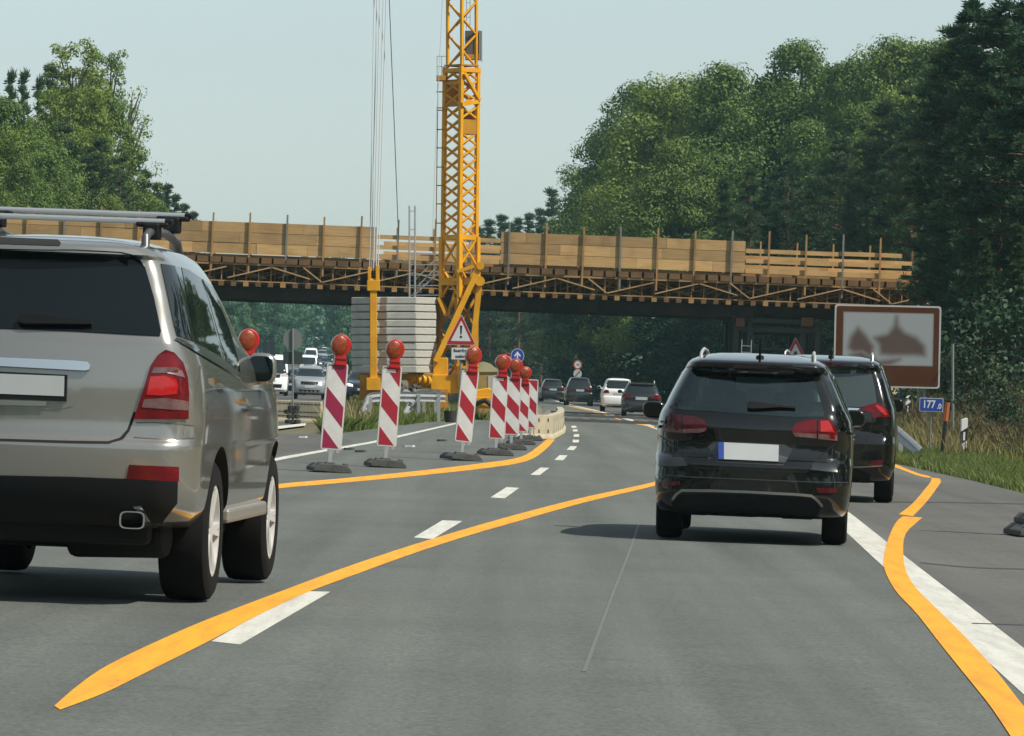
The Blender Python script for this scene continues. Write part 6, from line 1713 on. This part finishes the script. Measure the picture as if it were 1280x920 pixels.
for x, yt, D, kk, w in [(14, 84, 330, 'conifer', .5), (30, 84, 333, 'conifer', .5), (50, 92, 338, 'conifer', .55), (63, 76, 340, 'conifer', .6), (76, 84, 342, 'pineB', .7), (100, 140, 345, 'pineB', .8), (125, 165, 306, 'pineA', .9), (80, 150, 304, 'pineB', .9), (108, 190, 300, 'pineA', .9), (150, 190, 310, 'pineB', .9), (166, 205, 365, 'pineB', .8), (182, 214, 375, 'spruce', .9), (196, 226, 385, 'pineB', .8), (208, 232, 400, 'spruce', .9), (196, 226, 380, 'conifer', .8), (220, 240, 410, 'conifer', .8), (231, 252, 430, 'conifer', .8), (243, 262, 440, 'conifer', .7), (268, 340, 560, 'oakF', 1.0), (292, 362, 540, 'oakF', 1.0)]:
    tree(kk, 'pine_tree', 'dark conifer on the skyline of the left wood behind the bridge', x, yt, D, 'conifers on the skyline of the left wood', w)
gPo = 'loose poplars of the left wood'
tree('poplar', 'poplar_tree', 'tallest tree of the left wood, a bright green poplar', 94, 54, 312, gPo, 1.0)
tree('poplar', 'poplar_tree', 'bright green poplar just right of the tallest tree of the left wood', 136, 66, 318, gPo, .85)
tree('poplar', 'poplar_tree', 'broad poplar below the tallest tree of the left wood', 78, 112, 308, gPo, .95)
tree('poplar', 'poplar_tree', 'lower poplar between the two tallest trees of the left wood', 113, 86, 316, gPo, .8)
proto('poplarL', broad_tree(20, 2.4, 4.0, L_bright, m_bark, 15, 80, 90, .095, 'poplar', (.6, 1.0)), 20)
tree('poplarL', 'poplar_tree', 'thin see-through poplar at the right end of the left wood', 160, 108, 322, gPo, .85)

# distant wood: a far-off mass beyond the queue of traffic
def far_wood():
    Cs = []; Ns = []
    r = random.Random(31)
    for i in range(120):
        x = r.uniform(225, 640); D = r.uniform(820, 1020) + (60 if x < 300 else 0)
        yt = interp(x, [225, 300, 440, 470, 560, 640], [318, 326, 320, 326, 318, 290]) + r.uniform(-6, 14)
        X = (x - 640) / F * D; g = gz(X, D) - 2; h = H + (HY - yt) / F * D - g; rw = r.uniform(2.6, 4.2)
        for k in range(26):
            t = r.random() ** .8; a = r.uniform(0, 6.28); rr_ = rw * (1 - t) ** .6 * r.random() ** .4; rc = r.uniform(1.0, 1.7); n = 26
            d = unit(n); p = d * (rc * npr.uniform(.4, 1, n))[:, None] + np.array([X + rr_ * math.cos(a), D + rr_ * math.sin(a), g + .6 + t * (h - 1.2)]); Cs.append(p); Ns.append(d + npr.normal(size=(n, 3)) * .4 + np.array([0, 0, .3]))
    Cs = np.concatenate(Cs); Ns = np.concatenate(Ns)
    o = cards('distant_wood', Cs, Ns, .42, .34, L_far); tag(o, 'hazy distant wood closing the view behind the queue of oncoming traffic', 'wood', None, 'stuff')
far_wood()
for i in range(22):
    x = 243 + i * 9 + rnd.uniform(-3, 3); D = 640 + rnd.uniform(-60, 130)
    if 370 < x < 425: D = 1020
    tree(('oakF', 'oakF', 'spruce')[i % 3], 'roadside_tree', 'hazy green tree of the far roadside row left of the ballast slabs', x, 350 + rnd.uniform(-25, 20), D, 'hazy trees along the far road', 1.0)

# unseen woods added alongside and behind the viewpoint: they close the view in mirrors and paintwork
def unseen_wood():
    Cs = []; Ns = []; r = random.Random(41)
    spots = [(.1085 * y + r.uniform(15, 27), y) for y in np.arange(132, 300, 3.0)] + [(r.uniform(27, 40), y) for y in np.arange(45, 99, 3.0)] + [(sx * r.uniform(27, 46), y) for sx in (-1, 1) for y in np.arange(-170, 96, 7.0)] + [(r.uniform(-40, 40), r.uniform(-190, -170)) for _ in range(16)]
    for X, Y in spots:
        g = gz(X, Y); h = r.uniform(13, 18) if X < 0 else (r.uniform(24, 27) if Y > 130 else r.uniform(19, 23) if Y > 44 else r.uniform(12, 15)); rw = r.uniform(3.2, 4.6)
        for k in range(30):
            t = r.random(); a = r.uniform(0, 6.28); q = rw * math.sin(math.pi * (t * .85 + .12)) ** .7 * r.random() ** .4; rc = r.uniform(1.2, 1.9); n = 30
            d = unit(n); Cs.append(d * (rc * npr.uniform(.4, 1, n))[:, None] + np.array([X + q * math.cos(a), Y + q * math.sin(a), g + .6 + t * (h - 1.5)])); Ns.append(d + npr.normal(size=(n, 3)) * .4)
    Cs = np.concatenate(Cs); Ns = np.concatenate(Ns)
    o = cards('unseen_wood', Cs, Ns, .42, .36, L_broad, bend=.2); tag(o, 'unseen green woods added beside and behind the viewpoint for reflections', 'wood', None, 'stuff')
unseen_wood()

# shrubs and dry stems on the right verge
for i, (x, D, h, kk) in enumerate([(1150, 176, 2.6, 'bush'), (1185, 150, 2.2, 'bushG'), (1212, 142, 2.4, 'bush'), (1240, 132, 1.9, 'bushG'), (1268, 120, 1.8, 'bush'), (1290, 112, 1.6, 'bushG'), (1225, 160, 3.4, 'bush'), (1258, 150, 3.6, 'bush'), (1288, 140, 3.4, 'bush'), (1196, 170, 3.2, 'bush'), (1130, 200, 2.6, 'bushG'), (1278, 104, 1.1, 'bushG'), (1255, 112, 1.2, 'bush')]):
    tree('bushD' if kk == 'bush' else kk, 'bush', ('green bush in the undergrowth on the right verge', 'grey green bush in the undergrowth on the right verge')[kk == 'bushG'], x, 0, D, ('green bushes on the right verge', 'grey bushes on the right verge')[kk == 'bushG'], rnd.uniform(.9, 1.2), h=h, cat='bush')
def blades(name, pts, hmin, hmax, w, m, label, cat='grass', lean=.35):
    n = len(pts); h = npr.uniform(hmin, hmax, n); a = npr.uniform(0, 6.28, n); l = npr.normal(size=(n, 2)) * lean
    base = pts; tip = base + np.c_[l * h[:, None], h]
    mid = base + np.c_[l * h[:, None] * .3, h * .55]
    sx = np.c_[np.cos(a), np.sin(a), np.zeros(n)] * w
    V = np.empty((n, 5, 3)); V[:, 0] = base - sx; V[:, 1] = base + sx; V[:, 2] = mid + sx * .8; V[:, 3] = tip; V[:, 4] = mid - sx * .8
    me = bpy.data.meshes.new(name); me.vertices.add(n * 5); me.vertices.foreach_set('co', V.astype(np.float32).ravel())
    me.loops.add(n * 5); me.loops.foreach_set('vertex_index', np.arange(n * 5, dtype=np.int32)); me.polygons.add(n)
    me.polygons.foreach_set('loop_start', np.arange(0, n * 5, 5, dtype=np.int32)); me.polygons.foreach_set('loop_total', np.full(n, 5, dtype=np.int32))
    me.materials.append(m); me.update(calc_edges=True); me.validate(); o = bpy.data.objects.new(name, me); C.objects.link(o)
    return tag(o, label, cat, None, 'stuff')
def scatter(n, fx0, fx1, y0, y1, pw=1.0, clump=0):
    y = y0 + (y1 - y0) * npr.random(n) ** pw
    a = np.array([fx0(v) for v in y]); c = np.array([fx1(v) for v in y]); u = npr.random(n); x = a + (c - a) * u
    if clump:
        keep = (np.sin(x * 2.3 + np.sin(y * .7) * 2) + np.sin(y * 1.1 + x) + npr.normal(size=n) * .8) > -.3; x, y = x[keep], y[keep]
    z = np.array([gz(p, q) - .05 for p, q in zip(x, y)])
    return np.c_[x, y, z]
G_green = leaf_mat('grass green', (.060, .105, .022), (.13, .19, .045), .3); G_dry = leaf_mat('grass dry', (.20, .17, .075), (.36, .30, .15), .3); G_mix = leaf_mat('grass mixed', (.09, .12, .03), (.20, .20, .07), .3); G_verge = leaf_mat('verge grass', (.085, .135, .030), (.18, .23, .07), .3); G_med = leaf_mat('median grass', (.10, .155, .03), (.21, .25, .06), .3); G_brown = leaf_mat('dead brush', (.075, .055, .03), (.16, .12, .065), .2)
pr_ = lambda d: pave_right(d) + .05
blades('verge_grass', scatter(64000, pr_, lambda d: pave_right(d) + 2.4, 58, 135, 1.2, 0), .10, .29, .011, G_verge, 'green grass on the right verge beside the hard shoulder')
blades('verge_grass_far', scatter(30000, pr_, lambda d: pave_right(d) + 4, 135, 340, 1.2, 0), .2, .5, .03, G_green, 'green grass along the far right verge behind the cars')
blades('dry_grass', scatter(6500, lambda d: pave_right(d) + 1.7, lambda d: pave_right(d) + 4.5, 104, 155, .9, 1), .22, .70, .010, G_dry, 'tall dry grass stalks around the posts on the right verge')
blades('dead_brush', scatter(26000, lambda d: pave_right(d) + 3.0, lambda d: pave_right(d) + 9, 92, 175, .9, 1), .25, .75, .014, G_brown, 'brown dead brush under the pines on the right verge')
blades('brush_green', scatter(14000, lambda d: pave_right(d) + 2.0, lambda d: pave_right(d) + 9, 75, 175, 1.0, 1), .2, .6, .018, G_mix, 'green weeds mixed into the brush on the right verge')
mgl = lambda d: min(max(lane_x(d) + 2.3, (405 - 640) / F * d), pave_left(d) - .2)
pl_ = lambda d: pave_left(d) - .02
blades('median_grass', scatter(36000, mgl, pl_, 111, 190, 1.2, 0), .12, .42, .014, G_med, 'green and yellow grass in the median around the guardrail ends')
blades('median_grass_far', scatter(16000, lambda d: min(lane_x(d) + 2.3, pave_left(d) - .3), pl_, 190, 320, 1.0, 0), .2, .5, .03, G_mix, 'grass in the far median behind the crane')
blades('median_weeds', scatter(700, mgl, pl_, 118, 175, 1.0, 1), .35, .8, .016, G_dry, 'dry flowering weeds in the median grass')
blades('slope_grass', scatter(16000, lambda d: lane_x(d) - 16, lambda d: lane_x(d) - 7.6, 200, 420, 1.0, 0), .3, .9, .04, G_mix, 'rough grass left of the oncoming carriageway')

# ------------------------------------------------------------------ summer haze
def haze():
    m = bpy.data.materials.new('haze'); m.use_nodes = True; nt = m.node_tree; nt.nodes.remove(nt.nodes['Principled BSDF'])
    v = nt.nodes.new('ShaderNodeVolumePrincipled'); v.inputs['Color'].default_value = (.50, .88, .95, 1); v.inputs['Density'].default_value = HAZE; v.inputs['Anisotropy'].default_value = .25
    nt.links.new(v.outputs[0], nt.nodes['Material Output'].inputs['Volume'])
    b = MB(); b.box((0, 470, 13), (420, 1400, 44)); o = b.build('haze', m); tag(o, 'thin pale summer haze over the road and woods', 'haze', None, 'stuff'); o.display_type = 'WIRE'
HAZE = .00016
if HAZE: haze()
